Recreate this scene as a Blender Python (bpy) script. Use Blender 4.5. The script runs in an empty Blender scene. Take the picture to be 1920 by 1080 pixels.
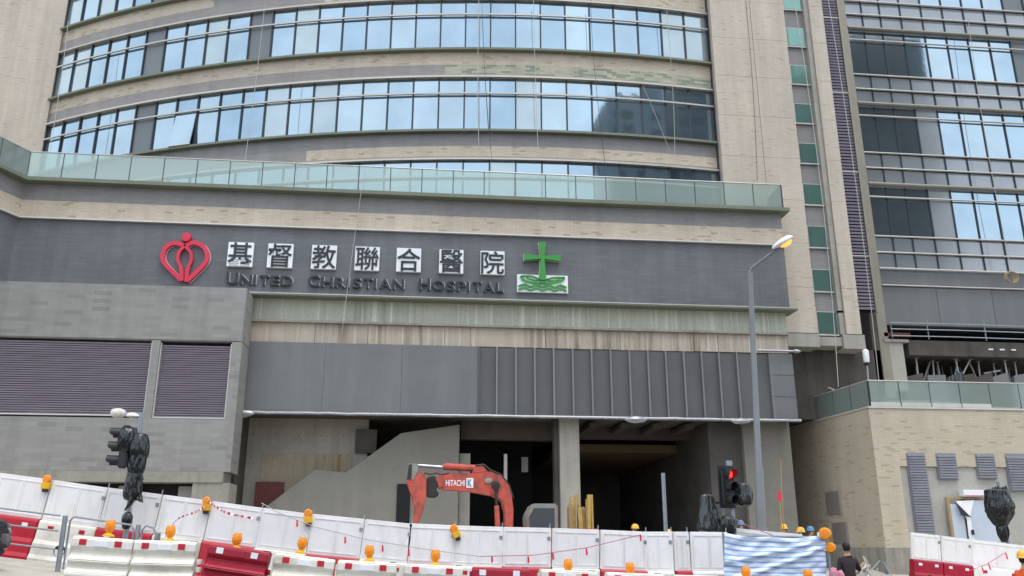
import bpy, bmesh, math, random
from mathutils import Vector, Matrix, noise
random.seed(7)
R = math.radians
scene = bpy.context.scene
C = scene.collection

# ------------------------------------------------------------------ camera
F_PX, PITCH, YAW, CAM = 1600.0, .2938, .105, Vector((0, 0, 1.6))
FW = Vector((math.sin(YAW)*math.cos(PITCH), math.cos(YAW)*math.cos(PITCH), math.sin(PITCH)))
RT = Vector((math.cos(YAW), -math.sin(YAW), 0))
UP = RT.cross(FW)
cam_d = bpy.data.cameras.new('camera')
cam_d.sensor_width = 36
cam_d.lens = F_PX/1920*36
cam_d.clip_end = 2000
cam = bpy.data.objects.new('camera', cam_d)
C.objects.link(cam)
cam.matrix_world = Matrix.Translation(CAM) @ Matrix((RT, UP, -FW)).transposed().to_4x4()
scene.camera = cam

def at(px, py, Y):
    """point of the place at depth Y that the camera sees at a photo position"""
    d = FW + RT*((px-960)/F_PX) - UP*((py-540)/F_PX)
    return CAM + d*(Y/d.y)

# ------------------------------------------------------------------ sky and sun
SUN_DIR = Vector((.16, -.36, .92)).normalized()
world = bpy.data.worlds.new('World')
scene.world = world
world.use_nodes = True
wn, wl = world.node_tree.nodes, world.node_tree.links
wn.clear()
wo = wn.new('ShaderNodeOutputWorld'); bg = wn.new('ShaderNodeBackground')
sky = wn.new('ShaderNodeTexSky'); sky.sky_type = 'NISHITA'; sky.sun_disc = False
sky.sun_elevation = math.asin(SUN_DIR.z); sky.sun_rotation = math.atan2(SUN_DIR.x, SUN_DIR.y)
sky.dust_density = 2.0; sky.air_density = 1.2
tc = wn.new('ShaderNodeTexCoord'); mp = wn.new('ShaderNodeMapping'); mp.inputs['Scale'].default_value = (2.2, 2.2, 3.4)
nz = wn.new('ShaderNodeTexNoise'); nz.inputs['Scale'].default_value = 1.6; nz.inputs['Detail'].default_value = 7; nz.inputs['Roughness'].default_value = .55
rp = wn.new('ShaderNodeValToRGB'); rp.color_ramp.elements[0].position = .25; rp.color_ramp.elements[0].color = (.6,.6,.6,1)
rp.color_ramp.elements[1].position = .68; rp.color_ramp.elements[1].color = (.92,.92,.92,1)
mx = wn.new('ShaderNodeMix'); mx.data_type = 'RGBA'
mx.inputs['B'].default_value = (7.4, 8.3, 9.4, 1)          # cloud layer
wl.new(tc.outputs['Generated'], mp.inputs['Vector']); wl.new(mp.outputs[0], nz.inputs['Vector'])
wl.new(nz.outputs['Fac'], rp.inputs['Fac']); wl.new(rp.outputs['Color'], mx.inputs['Factor'])
wl.new(sky.outputs[0], mx.inputs['A']); wl.new(mx.outputs['Result'], bg.inputs['Color'])
bg.inputs['Strength'].default_value = .145
wl.new(bg.outputs[0], wo.inputs[0])

sd = bpy.data.lights.new('sun', 'SUN'); sd.energy = 1.0; sd.angle = R(28); sd.color = (1, .965, .91)
sun = bpy.data.objects.new('sun', sd); C.objects.link(sun)
sun.rotation_euler = (-SUN_DIR).to_track_quat('-Z', 'Y').to_euler()

vs = scene.view_settings
vs.view_transform = 'Standard'; vs.look = 'None'; vs.exposure = .57; vs.gamma = 1; vs.use_curve_mapping = False
scene.cycles.max_bounces = 6; scene.cycles.glossy_bounces = 4; scene.cycles.transmission_bounces = 6
scene.cycles.transparent_max_bounces = 8

# ------------------------------------------------------------------ materials
def srgb(r, g, b):
    f = lambda c: ((c/255+.055)/1.055)**2.4 if c > 10 else c/255/12.92
    return (f(r), f(g), f(b), 1)
class NT:
    def __init__(s, name):
        s.m = bpy.data.materials.new(name); s.m.use_nodes = True
        s.n, s.l = s.m.node_tree.nodes, s.m.node_tree.links
        s.b = s.n['Principled BSDF']
    def new(s, t, **kw):
        n = s.n.new(t)
        for k, v in kw.items(): setattr(n, k, v)
        return n
    def link(s, a, b): s.l.new(a, b)
    def math(s, op, a, b=None):
        n = s.new('ShaderNodeMath', operation=op)
        for i, v in enumerate((a, b)):
            if v is None: continue
            if isinstance(v, (int, float)): n.inputs[i].default_value = v
            else: s.link(v, n.inputs[i])
        return n.outputs[0]
    def mix(s, fac, a, b, mode='MIX'):
        n = s.new('ShaderNodeMix', data_type='RGBA', blend_type=mode)
        for k, v in (('Factor', fac), ('A', a), ('B', b)):
            if isinstance(v, (int, float)): n.inputs[k].default_value = v
            elif isinstance(v, tuple): n.inputs[k].default_value = v
            else: s.link(v, n.inputs[k])
        return n.outputs['Result']
    def ramp(s, fac, stops):
        n = s.new('ShaderNodeValToRGB'); e = n.color_ramp.elements
        while len(e) < len(stops): e.new(.5)
        for i, (p, c) in enumerate(stops):
            e[i].position = p; e[i].color = c if isinstance(c, tuple) else (c, c, c, 1)
        s.link(fac, n.inputs[0]); return n.outputs[0]
    def noise(s, vec, scale, detail=4, rough=.55, sc=(1, 1, 1)):
        m = s.new('ShaderNodeMapping'); m.inputs['Scale'].default_value = sc
        s.link(vec, m.inputs['Vector'])
        n = s.new('ShaderNodeTexNoise'); n.inputs['Scale'].default_value = scale
        n.inputs['Detail'].default_value = detail; n.inputs['Roughness'].default_value = rough
        s.link(m.outputs[0], n.inputs['Vector']); return n.outputs['Fac']
    def bump(s, h, strength, dist=.02):
        n = s.new('ShaderNodeBump'); n.inputs['Strength'].default_value = strength; n.inputs['Distance'].default_value = dist
        s.link(h, n.inputs['Height']); s.link(n.outputs[0], s.b.inputs['Normal'])
    def pos(s): return s.new('ShaderNodeNewGeometry').outputs['Position']
    def obj(s): return s.new('ShaderNodeTexCoord').outputs['Object']

def plain(name, col, rough=.6, metal=0, var=.18, scale=3, spec=.5, world=True, dirt=None, coat=0):
    t = NT(name); v = t.pos() if world else t.obj()
    n1 = t.noise(v, scale, 6, .6)
    c = t.mix(1, col, t.ramp(n1, [(.25, 1-var), (.75, 1+var*.5)]), 'MULTIPLY')
    if dirt:
        n2 = t.noise(v, dirt[1], 5, .65, dirt[3] if len(dirt) > 3 else (1, 1, 1))
        c = t.mix(t.ramp(n2, [(.48, 0.), (.7, dirt[2])]), c, dirt[0])
    c = t.mix(1, c, t.ramp(t.new('ShaderNodeObjectInfo').outputs['Random'], [(0., .93), (1., 1.04)]), 'MULTIPLY')
    t.link(c, t.b.inputs['Base Color'])
    t.link(t.ramp(n1, [(.2, max(0, rough-.08)), (.8, min(1, rough+.1))]), t.b.inputs['Roughness'])
    t.b.inputs['Metallic'].default_value = metal
    t.b.inputs['Specular IOR Level'].default_value = spec
    t.b.inputs['Coat Weight'].default_value = coat
    return t.m

def tile(name, c1, c2, mortar, tw, th, dark=None, prob=.07, rough=.55, bump=.25, streak=.12, big=.1):
    t = NT(name)
    g = t.new('ShaderNodeNewGeometry')
    sp = t.new('ShaderNodeSeparateXYZ'); t.link(g.outputs['Position'], sp.inputs[0])
    sn = t.new('ShaderNodeSeparateXYZ'); t.link(g.outputs['Normal'], sn.inputs[0])
    a = t.math('GREATER_THAN', t.math('ABSOLUTE', sn.outputs[0]), .7)
    u = t.math('ADD', t.math('MULTIPLY', sp.outputs[0], t.math('SUBTRACT', 1., a)), t.math('MULTIPLY', sp.outputs[1], a))
    cb = t.new('ShaderNodeCombineXYZ'); t.link(u, cb.inputs[0]); t.link(sp.outputs[2], cb.inputs[1])
    def brick(ca, cbb, mo, w, h):
        b = t.new('ShaderNodeTexBrick'); b.offset = .5
        b.inputs['Color1'].default_value = ca; b.inputs['Color2'].default_value = cbb; b.inputs['Mortar'].default_value = mo
        b.inputs['Scale'].default_value = 1; b.inputs['Mortar Size'].default_value = .006; b.inputs['Mortar Smooth'].default_value = .3
        b.inputs['Brick Width'].default_value = w; b.inputs['Row Height'].default_value = h
        t.link(cb.outputs[0], b.inputs['Vector']); return b
    b1 = brick(c1, c2, mortar, tw, th)
    c = b1.outputs['Color']
    if dark:
        b2 = brick((0, 0, 0, 1), (1, 1, 1, 1), (0, 0, 0, 1), tw, th)
        c = t.mix(t.ramp(b2.outputs['Color'], [(1-prob-.01, 0.), (1-prob, .8)]), c, dark)
    nb = t.noise(g.outputs['Position'], .35, 5, .6)
    c = t.mix(1, c, t.ramp(nb, [(.3, 1-big), (.7, 1+big*.5)]), 'MULTIPLY')
    ns = t.noise(g.outputs['Position'], 1, 6, .6, (1.6, 1.6, .09))
    c = t.mix(1, c, t.ramp(ns, [(.35, 1-streak), (.6, 1.)]), 'MULTIPLY')
    t.link(c, t.b.inputs['Base Color']); t.b.inputs['Roughness'].default_value = rough
    t.b.inputs['Specular IOR Level'].default_value = .3
    t.bump(t.math('SUBTRACT', 1., b1.outputs['Fac']), bump, .01)
    return t.m

def concrete(name, base, dark, stain=None, amount=.6, streak_scale=(2.6, 2.6, .16), light=None, rough=.85):
    t = NT(name); p = t.pos()
    n1 = t.noise(p, .9, 8, .65); n2 = t.noise(p, 1, 7, .62, streak_scale); n3 = t.noise(p, 14, 4, .6)
    c = t.mix(t.ramp(n1, [(.35, 0.), (.7, .7)]), base, dark)
    n5 = t.noise(p, .33, 3, .5)
    c = t.mix(t.math('MULTIPLY', t.ramp(n2, [(.46, 0.), (.62, amount)]), t.ramp(n5, [(.38, .15), (.62, 1.)])), c, stain or dark)
    if light:
        n4 = t.noise(p, 1, 5, .5, (streak_scale[0]*1.9, streak_scale[1]*1.9, streak_scale[2]))
        c = t.mix(t.ramp(n4, [(.55, 0.), (.68, .75)]), c, light)
    c = t.mix(1, c, t.ramp(n3, [(.3, .88), (.7, 1.06)]), 'MULTIPLY')
    c = t.mix(1, c, t.ramp(t.new('ShaderNodeObjectInfo').outputs['Random'], [(0., .92), (1., 1.05)]), 'MULTIPLY')
    t.link(c, t.b.inputs['Base Color']); t.b.inputs['Roughness'].default_value = rough
    t.b.inputs['Specular IOR Level'].default_value = .25
    t.bump(n3, .3, .02)
    return t.m

def glass(name, col, rough=.04, wav=.004, scale=.7, metal=.92):
    t = NT(name); t.b.inputs['Metallic'].default_value = metal
    p = t.pos(); n = t.noise(p, scale, 3, .5)
    c = t.mix(t.ramp(t.noise(p, .5, 3, .5), [(.35, 0.), (.65, 1.)]), col, tuple(v*.86 for v in col[:3])+(1,))
    t.link(c, t.b.inputs['Base Color']); t.b.inputs['Roughness'].default_value = rough
    t.bump(n, wav, .6)
    return t.m
def clear_glass(name, col, alpha):
    t = NT(name); n = t.n; t.n.remove(t.b)
    tr = t.new('ShaderNodeBsdfTransparent'); tr.inputs[0].default_value = col
    df = t.new('ShaderNodeBsdfDiffuse'); df.inputs[0].default_value = srgb(204, 218, 208)
    gl = t.new('ShaderNodeBsdfGlossy'); gl.inputs['Roughness'].default_value = .05; gl.inputs[0].default_value = (.8, .9, .88, 1)
    m1 = t.new('ShaderNodeMixShader'); m1.inputs[0].default_value = alpha
    m2 = t.new('ShaderNodeMixShader')
    fr = t.new('ShaderNodeFresnel'); fr.inputs[0].default_value = 1.75
    t.link(tr.outputs[0], m1.inputs[1]); t.link(df.outputs[0], m1.inputs[2])
    t.link(fr.outputs[0], m2.inputs[0]); t.link(m1.outputs[0], m2.inputs[1]); t.link(gl.outputs[0], m2.inputs[2])
    t.link(m2.outputs[0], t.n['Material Output'].inputs[0])
    return t.m
def emit(name, col, s):
    t = NT(name); t.b.inputs['Base Color'].default_value = col
    t.b.inputs['Emission Color'].default_value = col; t.b.inputs['Emission Strength'].default_value = s
    return t.m
def amber(name, col):
    t = NT(name); t.b.inputs['Base Color'].default_value = col; t.b.inputs['Roughness'].default_value = .25
    t.b.inputs['Subsurface Weight'].default_value = .25; t.b.inputs['Subsurface Radius'].default_value = (.05, .02, .005)
    w = t.new('ShaderNodeTexWave'); w.inputs['Scale'].default_value = 14; w.bands_direction = 'Z'
    t.link(t.obj(), w.inputs['Vector']); t.bump(w.outputs['Fac'], .5, .006)
    return t.m

M = {}
M['beige'] = tile('beige_tile', srgb(206, 191, 170), srgb(196, 180, 158), srgb(176, 163, 146), .34, .09, srgb(170, 150, 124), .05)
M['beige_pier'] = tile('beige_pier_tile', srgb(203, 189, 172), srgb(196, 182, 164), srgb(183, 170, 154), .3, .075, srgb(182, 165, 146), .03, streak=.16)
M['tan'] = tile('tan_tile', srgb(200, 186, 164), srgb(193, 179, 157), srgb(176, 163, 144), .36, .085, srgb(176, 158, 132), .06, streak=.1)
M['grey_band'] = tile('grey_band_tile', srgb(148, 144, 140), srgb(140, 136, 133), srgb(126, 123, 120), .36, .09, streak=.1)
M['green_band'] = tile('green_mottled_tile', srgb(190, 180, 158), srgb(150, 158, 138), srgb(160, 155, 140), .5, .12, srgb(128, 140, 120), .3)
M['mauve_band'] = tile('mauve_tile', srgb(158, 151, 146), srgb(150, 143, 139), srgb(138, 132, 128), .36, .09)
M['fascia'] = tile('dark_fascia_tile', srgb(114, 114, 116), srgb(107, 107, 110), srgb(96, 96, 98), .6, .09, srgb(120, 120, 122), .04, rough=.5, streak=.13, bump=.1, big=.15)
M['annex'] = tile('annex_mottled_tile', srgb(150, 147, 142), srgb(140, 137, 132), srgb(140, 137, 132), .7, .17, srgb(133, 130, 125), .08, rough=.6)
M['dark_panel'] = plain('dark_grey_panel', srgb(110, 110, 110), .5, 0, .14, .7, dirt=(srgb(124, 124, 121), .6, .5, (2, 2, .15)))
M['finned_panel'] = plain('charcoal_panel', srgb(92, 91, 90), .5, 0, .12, .8)
M['fin'] = plain('fin_metal', srgb(128, 128, 126), .45, .3, .1)
M['trim'] = plain('white_metal_trim', srgb(206, 202, 194), .4, .2, .1, 2)
M['ledge'] = plain('green_grey_ledge', srgb(118, 122, 104), .6, 0, .2, 1.2)
M['alu'] = plain('aluminium_frame', srgb(196, 188, 178), .4, .35, .1, 2)
M['bronze'] = plain('bronze_band', srgb(150, 142, 126), .45, .3, .12, 1.5)
M['mullion'] = plain('dark_mullion', srgb(58, 62, 68), .45, .3, .1)
M['glass'] = glass('blue_reflective_glass', (.37, .465, .52, 1))
M['glass2'] = glass('paler_reflective_glass', (.41, .50, .54, 1), wav=.006)
M['glass3'] = glass('deeper_reflective_glass', (.33, .43, .495, 1), wav=.005)
M['glass4'] = glass('curtained_glass', (.43, .50, .51, 1), .12, .006, .7, .7)
M['glass5'] = glass('dark_reflection_glass', (.33, .37, .39, 1), .06, .004)  # darker tint puts the mirrored dark tower into the glass colour
M['opaque'] = plain('grey_infill_panel', srgb(112, 116, 118), .35, .1, .1, .8)
M['spandrel'] = glass('grey_spandrel_glass', (.36, .375, .38, 1), .14, .006, .7, .45)
M['green_glass'] = glass('green_window_glass', (.22, .38, .32, 1), .14, .008, 1.2, .7)
M['baluster_glass'] = clear_glass('green_tinted_glass', (.85, .92, .89, 1), .36)
M['louvre'] = plain('mauve_grey_louvre', srgb(150, 140, 152), .5, .15, .12, 2)
M['louvre_blue'] = plain('slate_louvre', srgb(140, 139, 146), .5, .15, .14, 2)
M['shade_black'] = plain('shade_black_sheet', (.012, .012, .013, 1), .9, 0, .2)  # near-black colour puts the shade inside openings and louvres onto flat sheets
M['dim'] = plain('shaded_interior_concrete', (.10, .09, .08, 1), .95, 0, .4, .6)  # concrete darkened so its colour carries the deep interior's shade
M['conc'] = concrete('raw_concrete', srgb(172, 166, 155), srgb(152, 146, 136), srgb(138, 131, 120), .45)
M['conc_rust'] = concrete('rust_streaked_concrete', srgb(176, 164, 142), srgb(156, 144, 124), srgb(150, 118, 70), .85, (3.4, 3.4, .2))
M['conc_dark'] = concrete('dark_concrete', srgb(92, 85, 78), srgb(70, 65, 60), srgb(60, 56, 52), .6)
M['conc_stair'] = concrete('smooth_grey_concrete', srgb(136, 132, 123), srgb(124, 120, 112), srgb(148, 143, 132), .4)
M['stain_green'] = concrete('lime_streaked_soffit', srgb(196, 195, 178), srgb(178, 178, 160), srgb(150, 150, 130), .6, (4.2, 4.2, .12), srgb(226, 224, 212))
M['stain_brown'] = concrete('brown_streaked_beam', srgb(186, 174, 158), srgb(164, 150, 134), srgb(116, 98, 80), .8, (3.6, 3.6, .16), srgb(208, 198, 184))
M['plinth'] = concrete('plinth_concrete', srgb(158, 153, 142), srgb(134, 129, 119), srgb(116, 110, 100), .6)
M['render_grey'] = concrete('grey_render', srgb(182, 177, 168), srgb(166, 161, 152), srgb(152, 146, 136), .35, (1.2, 1.2, .3))
M['asphalt'] = plain('asphalt', (.075, .075, .076, 1), .9, 0, .35, 9)
M['pale_ground'] = concrete('pale_ground_concrete', srgb(190, 182, 168), srgb(168, 160, 146), srgb(130, 124, 112), .5, (1, 1, 1))
M['foil'] = plain('silver_foil', srgb(168, 169, 172), .42, .55, .5, 22)
M['galv'] = plain('galvanised_steel', srgb(150, 155, 160), .42, .55, .2, 6)
M['lamp_grey'] = plain('lamp_post_paint', srgb(124, 125, 126), .55, .1, .14, 4)
M['white_pl'] = plain('white_plastic', srgb(242, 237, 234), .45, 0, .04, 2, dirt=(srgb(214, 206, 197), 2.2, .5, (2, 2, .5)))
M['white_pl2'] = plain('yellowed_white_plastic', srgb(234, 227, 214), .5, 0, .08, 2.5, dirt=(srgb(176, 162, 140), 1.6, .6))
M['red_pl'] = plain('red_plastic', srgb(196, 28, 48), .42, 0, .2, 2, dirt=(srgb(150, 40, 48), 2, .5))
M['red_pl2'] = plain('dark_red_plastic', srgb(170, 16, 44), .42, 0, .15, 2, dirt=(srgb(120, 20, 38), 2, .5))
M['red_ref'] = plain('red_reflector', srgb(196, 20, 44), .3, 0, .1, 8)
M['white_ref'] = plain('white_reflector', srgb(240, 238, 240), .35, 0, .1, 8)
M['amber'] = amber('amber_lens', srgb(246, 146, 14))
M['yellow'] = plain('yellow_plastic', srgb(236, 178, 24), .5, 0, .15, 8)
M['black'] = plain('black_plastic', srgb(34, 35, 37), .5, 0, .2, 6)
def poly(name, col, rough):
    t = NT(name); p = t.pos()
    n1 = t.noise(p, 1, 2, .45, (7, 7, 2.2))
    t.link(t.mix(1, col, t.ramp(n1, [(.3, .7), (.7, 1.25)]), 'MULTIPLY'), t.b.inputs['Base Color'])
    t.b.inputs['Roughness'].default_value = rough; t.b.inputs['Specular IOR Level'].default_value = .6
    t.bump(n1, .7, .12)
    return t.m
M['bag'] = poly('black_polythene', srgb(22, 23, 23), .22)
M['bag_grey'] = poly('grey_polythene', srgb(50, 53, 52), .18)
_ = plain('black_polythene', srgb(40, 42, 42), .28, 0, .3, 9, spec=.6)
M['sign_red'] = plain('red_sign_paint', srgb(214, 40, 70), .45, 0, .06, 2)
M['sign_white'] = plain('white_sign_plate', srgb(236, 236, 236), .5, 0, .05, 2)
M['sign_black'] = plain('black_sign_letters', srgb(36, 38, 42), .45, 0, .1, 3)
M['sign_green'] = plain('green_sign_paint', srgb(56, 142, 58), .45, 0, .12, 2)
M['sign_edge'] = plain('pale_sign_return', srgb(200, 196, 192), .5, 0, .1, 3)
M['orange'] = plain('faded_orange_red_paint', srgb(196, 84, 68), .6, 0, .3, 5, dirt=(srgb(96, 66, 56), 3.4, .85))
M['grease'] = plain('greasy_steel', srgb(62, 58, 54), .45, .5, .3, 6)
M['chrome'] = plain('piston_rod', srgb(170, 170, 172), .2, .9, .1, 4)
M['machine_grey'] = plain('machine_grey', srgb(150, 148, 140), .5, .1, .2, 3)
M['cab_glass'] = glass('cab_glass', (.04, .045, .05, 1), .1, metal=.4)
M['lens_off'] = plain('unlit_lens', srgb(40, 34, 32), .2, 0, .2, 8)
M['red_lit'] = emit('lit_red_signal', (1, .03, .03, 1), 2.2)
M['sodium'] = emit('lit_sodium_lamp', (1, .27, .045, 1), 1.7)
M['tape_red'] = plain('red_tape', srgb(224, 34, 72), .5, 0, .1, 8)
M['rope'] = plain('pale_rope', srgb(186, 182, 172), .9, 0, .2, 30)
M['rope_dark'] = plain('dark_cable', srgb(72, 74, 78), .8, 0, .2, 30)
M['rope_pink'] = plain('pink_string', srgb(196, 110, 128), .8, 0, .2, 30)
M['maroon'] = plain('maroon_board', srgb(110, 56, 52), .7, 0, .25, 2)
M['timber'] = plain('raw_timber', srgb(170, 144, 104), .8, 0, .3, 4)
M['yellow_form'] = plain('yellow_formwork', srgb(190, 158, 84), .7, 0, .3, 4)
M['car_paint'] = plain('dark_car_paint', srgb(30, 32, 38), .2, .2, .1, 3, coat=1)
M['door_blue'] = plain('pale_blue_door', srgb(188, 197, 208), .5, 0, .08, 1.5)
M['brown_soffit'] = plain('brown_soffit', srgb(112, 94, 70), .9, 0, .3, .7)
M['hatch'] = plain('grey_brown_hatch', srgb(142, 133, 124), .6, 0, .12, 2)
M['rubber'] = plain('rubber', (.02, .02, .02, 1), .8, 0, .2)
M['skin'] = plain('skin', srgb(196, 150, 122), .55, 0, .1, 12)
M['hair'] = plain('black_hair', srgb(24, 20, 20), .6, 0, .3, 40)
M['shirt_dark'] = plain('dark_shirt', srgb(52, 40, 42), .85, 0, .25, 9)
M['trousers'] = plain('dark_trousers', srgb(48, 50, 58), .9, 0, .2, 9)
M['vest_orange'] = plain('orange_hi_vis', srgb(246, 96, 40), .7, 0, .12, 9)
M['shirt_grey'] = plain('grey_work_shirt', srgb(108, 110, 112), .85, 0, .2, 9)
M['shirt_pink'] = plain('pink_print_shirt', srgb(214, 140, 160), .85, 0, .5, 26)
M['helmet_y'] = plain('yellow_helmet', srgb(238, 178, 60), .3, 0, .06, 6)
M['helmet_b'] = plain('blue_helmet', srgb(76, 128, 160), .3, 0, .06, 6)
M['far_dark'] = plain('dark_tower_wall', srgb(84, 91, 93), .8, 0, .1, .1)
M['far_mid'] = plain('grey_tower_wall', srgb(112, 118, 122), .8, 0, .1, .1)
M['far_win'] = plain('far_window', srgb(52, 58, 62), .3, .2, .1, .5)

# striped tarpaulin: printed blue and white stripes
t = NT('striped_tarpaulin'); sp = t.new('ShaderNodeSeparateXYZ'); t.link(t.new('ShaderNodeTexCoord').outputs['UV'], sp.inputs[0])
st = t.math('SINE', t.math('MULTIPLY', sp.outputs[1], 62.))
c = t.mix(t.ramp(st, [(.3, 0.), (.7, 1.)]), srgb(226, 233, 245), srgb(140, 174, 222))
c = t.mix(1, c, t.ramp(t.noise(t.pos(), 5, 5), [(.3, .9), (.7, 1.03)]), 'MULTIPLY')
t.link(c, t.b.inputs['Base Color']); t.b.inputs['Roughness'].default_value = .38
M['tarp'] = t.m

# ------------------------------------------------------------------ mesh helpers
class MB:
    def __init__(s): s.v, s.f, s.smooth = [], [], False
    def add(s, v, f):
        k = len(s.v); s.v += [tuple(p) for p in v]; s.f += [tuple(i+k for i in q) for q in f]; return s
    def box(s, x0, x1, y0, y1, z0, z1):
        return s.add([(x0,y0,z0),(x1,y0,z0),(x1,y1,z0),(x0,y1,z0),(x0,y0,z1),(x1,y0,z1),(x1,y1,z1),(x0,y1,z1)],
                     [(3,2,1,0),(4,5,6,7),(0,1,5,4),(1,2,6,5),(2,3,7,6),(3,0,4,7)])
    def prism(s, poly, axis, a, b):
        """polygon in the plane across `axis`, pushed from a to b"""
        def mk(p, h): return {'x': (h, p[0], p[1]), 'y': (p[0], h, p[1]), 'z': (p[0], p[1], h)}[axis]
        n = len(poly)
        s.add([mk(p, a) for p in poly]+[mk(p, b) for p in poly],
              [tuple(range(n)), tuple(range(2*n-1, n-1, -1))]+[(i, i+n, (i+1) % n+n, (i+1) % n) for i in range(n)])
        return s
    def tube(s, pts, r, n=8, cap=True):
        pts = [Vector(p) for p in pts]; k0 = len(s.v); m = len(pts)
        rr = r if isinstance(r, (list, tuple)) else [r]*m
        nrm = None
        for i, p in enumerate(pts):
            d = (pts[min(i+1, m-1)]-pts[max(i-1, 0)]).normalized()
            if nrm is None:
                nrm = d.cross(Vector((0, 0, 1)) if abs(d.z) < .9 else Vector((0, 1, 0))).normalized()
            else:
                nrm = (nrm-d*nrm.dot(d)).normalized()
            b = d.cross(nrm)
            for j in range(n):
                a = 2*math.pi*j/n
                s.v.append(tuple(p+(nrm*math.cos(a)+b*math.sin(a))*rr[i]))
        for i in range(m-1):
            for j in range(n):
                s.f.append((k0+i*n+j, k0+i*n+(j+1) % n, k0+(i+1)*n+(j+1) % n, k0+(i+1)*n+j))
        if cap:
            s.f.append(tuple(k0+j for j in range(n-1, -1, -1))); s.f.append(tuple(k0+(m-1)*n+j for j in range(n)))
        return s
    def lathe(s, prof, n=14, c=(0, 0, 0), axis='z', wob=0, seed=0, sx=1, sy=1):
        k0 = len(s.v); m = len(prof); rnd = random.Random(seed)
        for (r, h) in prof:
            for j in range(n):
                a = 2*math.pi*j/n
                w = 1+wob*(noise.noise(Vector((math.cos(a)*1.7+seed, math.sin(a)*1.7, h*5)))+.5*noise.noise(Vector((math.cos(a)*5+seed, math.sin(a)*5, h*11))))
                if wob > .15: w += wob*.45*noise.noise(Vector((math.cos(a)*3.2+seed*2, math.sin(a)*3.2, h*1.6)))-wob*.25*abs(noise.noise(Vector((math.cos(a)*7+seed, math.sin(a)*7+h*2, h*3))))
                x, y = r*math.cos(a)*w*sx, r*math.sin(a)*w*sy
                p = {'z': (x, y, h), 'x': (h, x, y), 'y': (x, h, y)}[axis]
                s.v.append((c[0]+p[0], c[1]+p[1], c[2]+p[2]))
        for i in range(m-1):
            for j in range(n):
                s.f.append((k0+i*n+j, k0+i*n+(j+1) % n, k0+(i+1)*n+(j+1) % n, k0+(i+1)*n+j))
        s.f.append(tuple(k0+j for j in range(n-1, -1, -1))); s.f.append(tuple(k0+(m-1)*n+j for j in range(n)))
        return s
    def mesh(s, name, mat, smooth=False, bevel=0):
        me = bpy.data.meshes.new(name); me.from_pydata(s.v, [], s.f)
        bm = bmesh.new(); bm.from_mesh(me)
        bmesh.ops.recalc_face_normals(bm, faces=bm.faces)
        if bevel:
            bmesh.ops.bevel(bm, geom=[e for e in bm.edges if e.is_manifold and e.calc_face_angle(0) > .5], offset=bevel, segments=2, affect='EDGES', clamp_overlap=True)
        if smooth:
            for f in bm.faces: f.smooth = True
            for e in bm.edges:
                if e.is_manifold and e.calc_face_angle(0) > .7: e.smooth = False
        bm.to_mesh(me); bm.free()
        if mat: me.materials.append(M[mat])
        return me

def thing(name, label, cat, loc=(0, 0, 0), rot=(0, 0, 0), group=None):
    o = bpy.data.objects.new(name, None); C.objects.link(o)
    o.empty_display_size = .3
    o.location = loc; o.rotation_euler = rot
    o['label'] = label; o['category'] = cat
    if group: o['group'] = group
    return o
def link(name, me, parent=None, world=True, loc=None, rot=None):
    """world: the mesh is in world coordinates although its thing's Empty stands at the base"""
    o = bpy.data.objects.new(name, me); C.objects.link(o)
    if parent:
        o.parent = parent
        if world: o.matrix_parent_inverse = full(parent).inverted()
    if loc: o.location = loc
    if rot: o.rotation_euler = rot
    return o
def full(o):
    m = o.matrix_basis.copy()
    if o.parent: m = full(o.parent) @ o.matrix_parent_inverse @ m
    return m
def box(name, x0, x1, y0, y1, z0, z1, mat, parent, bevel=0, world=True):
    return link(name, MB().box(x0, x1, y0, y1, z0, z1).mesh(name, mat, bevel=bevel), parent, world)
def tag(o, label=None, cat=None, group=None, kind=None):
    if label: o['label'] = label
    if cat: o['category'] = cat
    if group: o['group'] = group
    if kind: o['kind'] = kind
    return o
ORD = 'first second third fourth fifth sixth seventh eighth ninth tenth eleventh twelfth thirteenth fourteenth fifteenth sixteenth seventeenth eighteenth nineteenth twentieth'.split()

# ------------------------------------------------------------------ ground
GX = [(-200, 16), (-60, 6.8), (-9, 1.36), (-5, .88), (-2.5, .58), (-.3, .38), (1, .31), (5, .18), (14, -.08), (40, -.5), (200, -3)]
def ground(x, y):
    for (a, za), (b, zb) in zip(GX, GX[1:]):
        if x <= b or b == 200:
            z = za+(zb-za)*(x-a)/(b-a); break
    return z+.05*min(max(0, y-22), 16)
xs = [-200, -120, -60, -30, -16]+[-12+i*.8 for i in range(40)]+[24, 32, 50, 90, 200]
ys = [-260, -140, -70, -30, -10, 0, 5, 10, 13, 16, 18, 20, 22, 24, 27, 30, 34, 38, 44, 60, 120, 250]
v = [(x, y, ground(x, y)) for y in ys for x in xs]; n = len(xs)
mb = MB().add(v, [(j*n+i, j*n+i+1, (j+1)*n+i+1, (j+1)*n+i) for j in range(len(ys)-1) for i in range(n-1)])
tag(link('ground', mb.mesh('ground', 'asphalt', True)), kind='structure')
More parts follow.
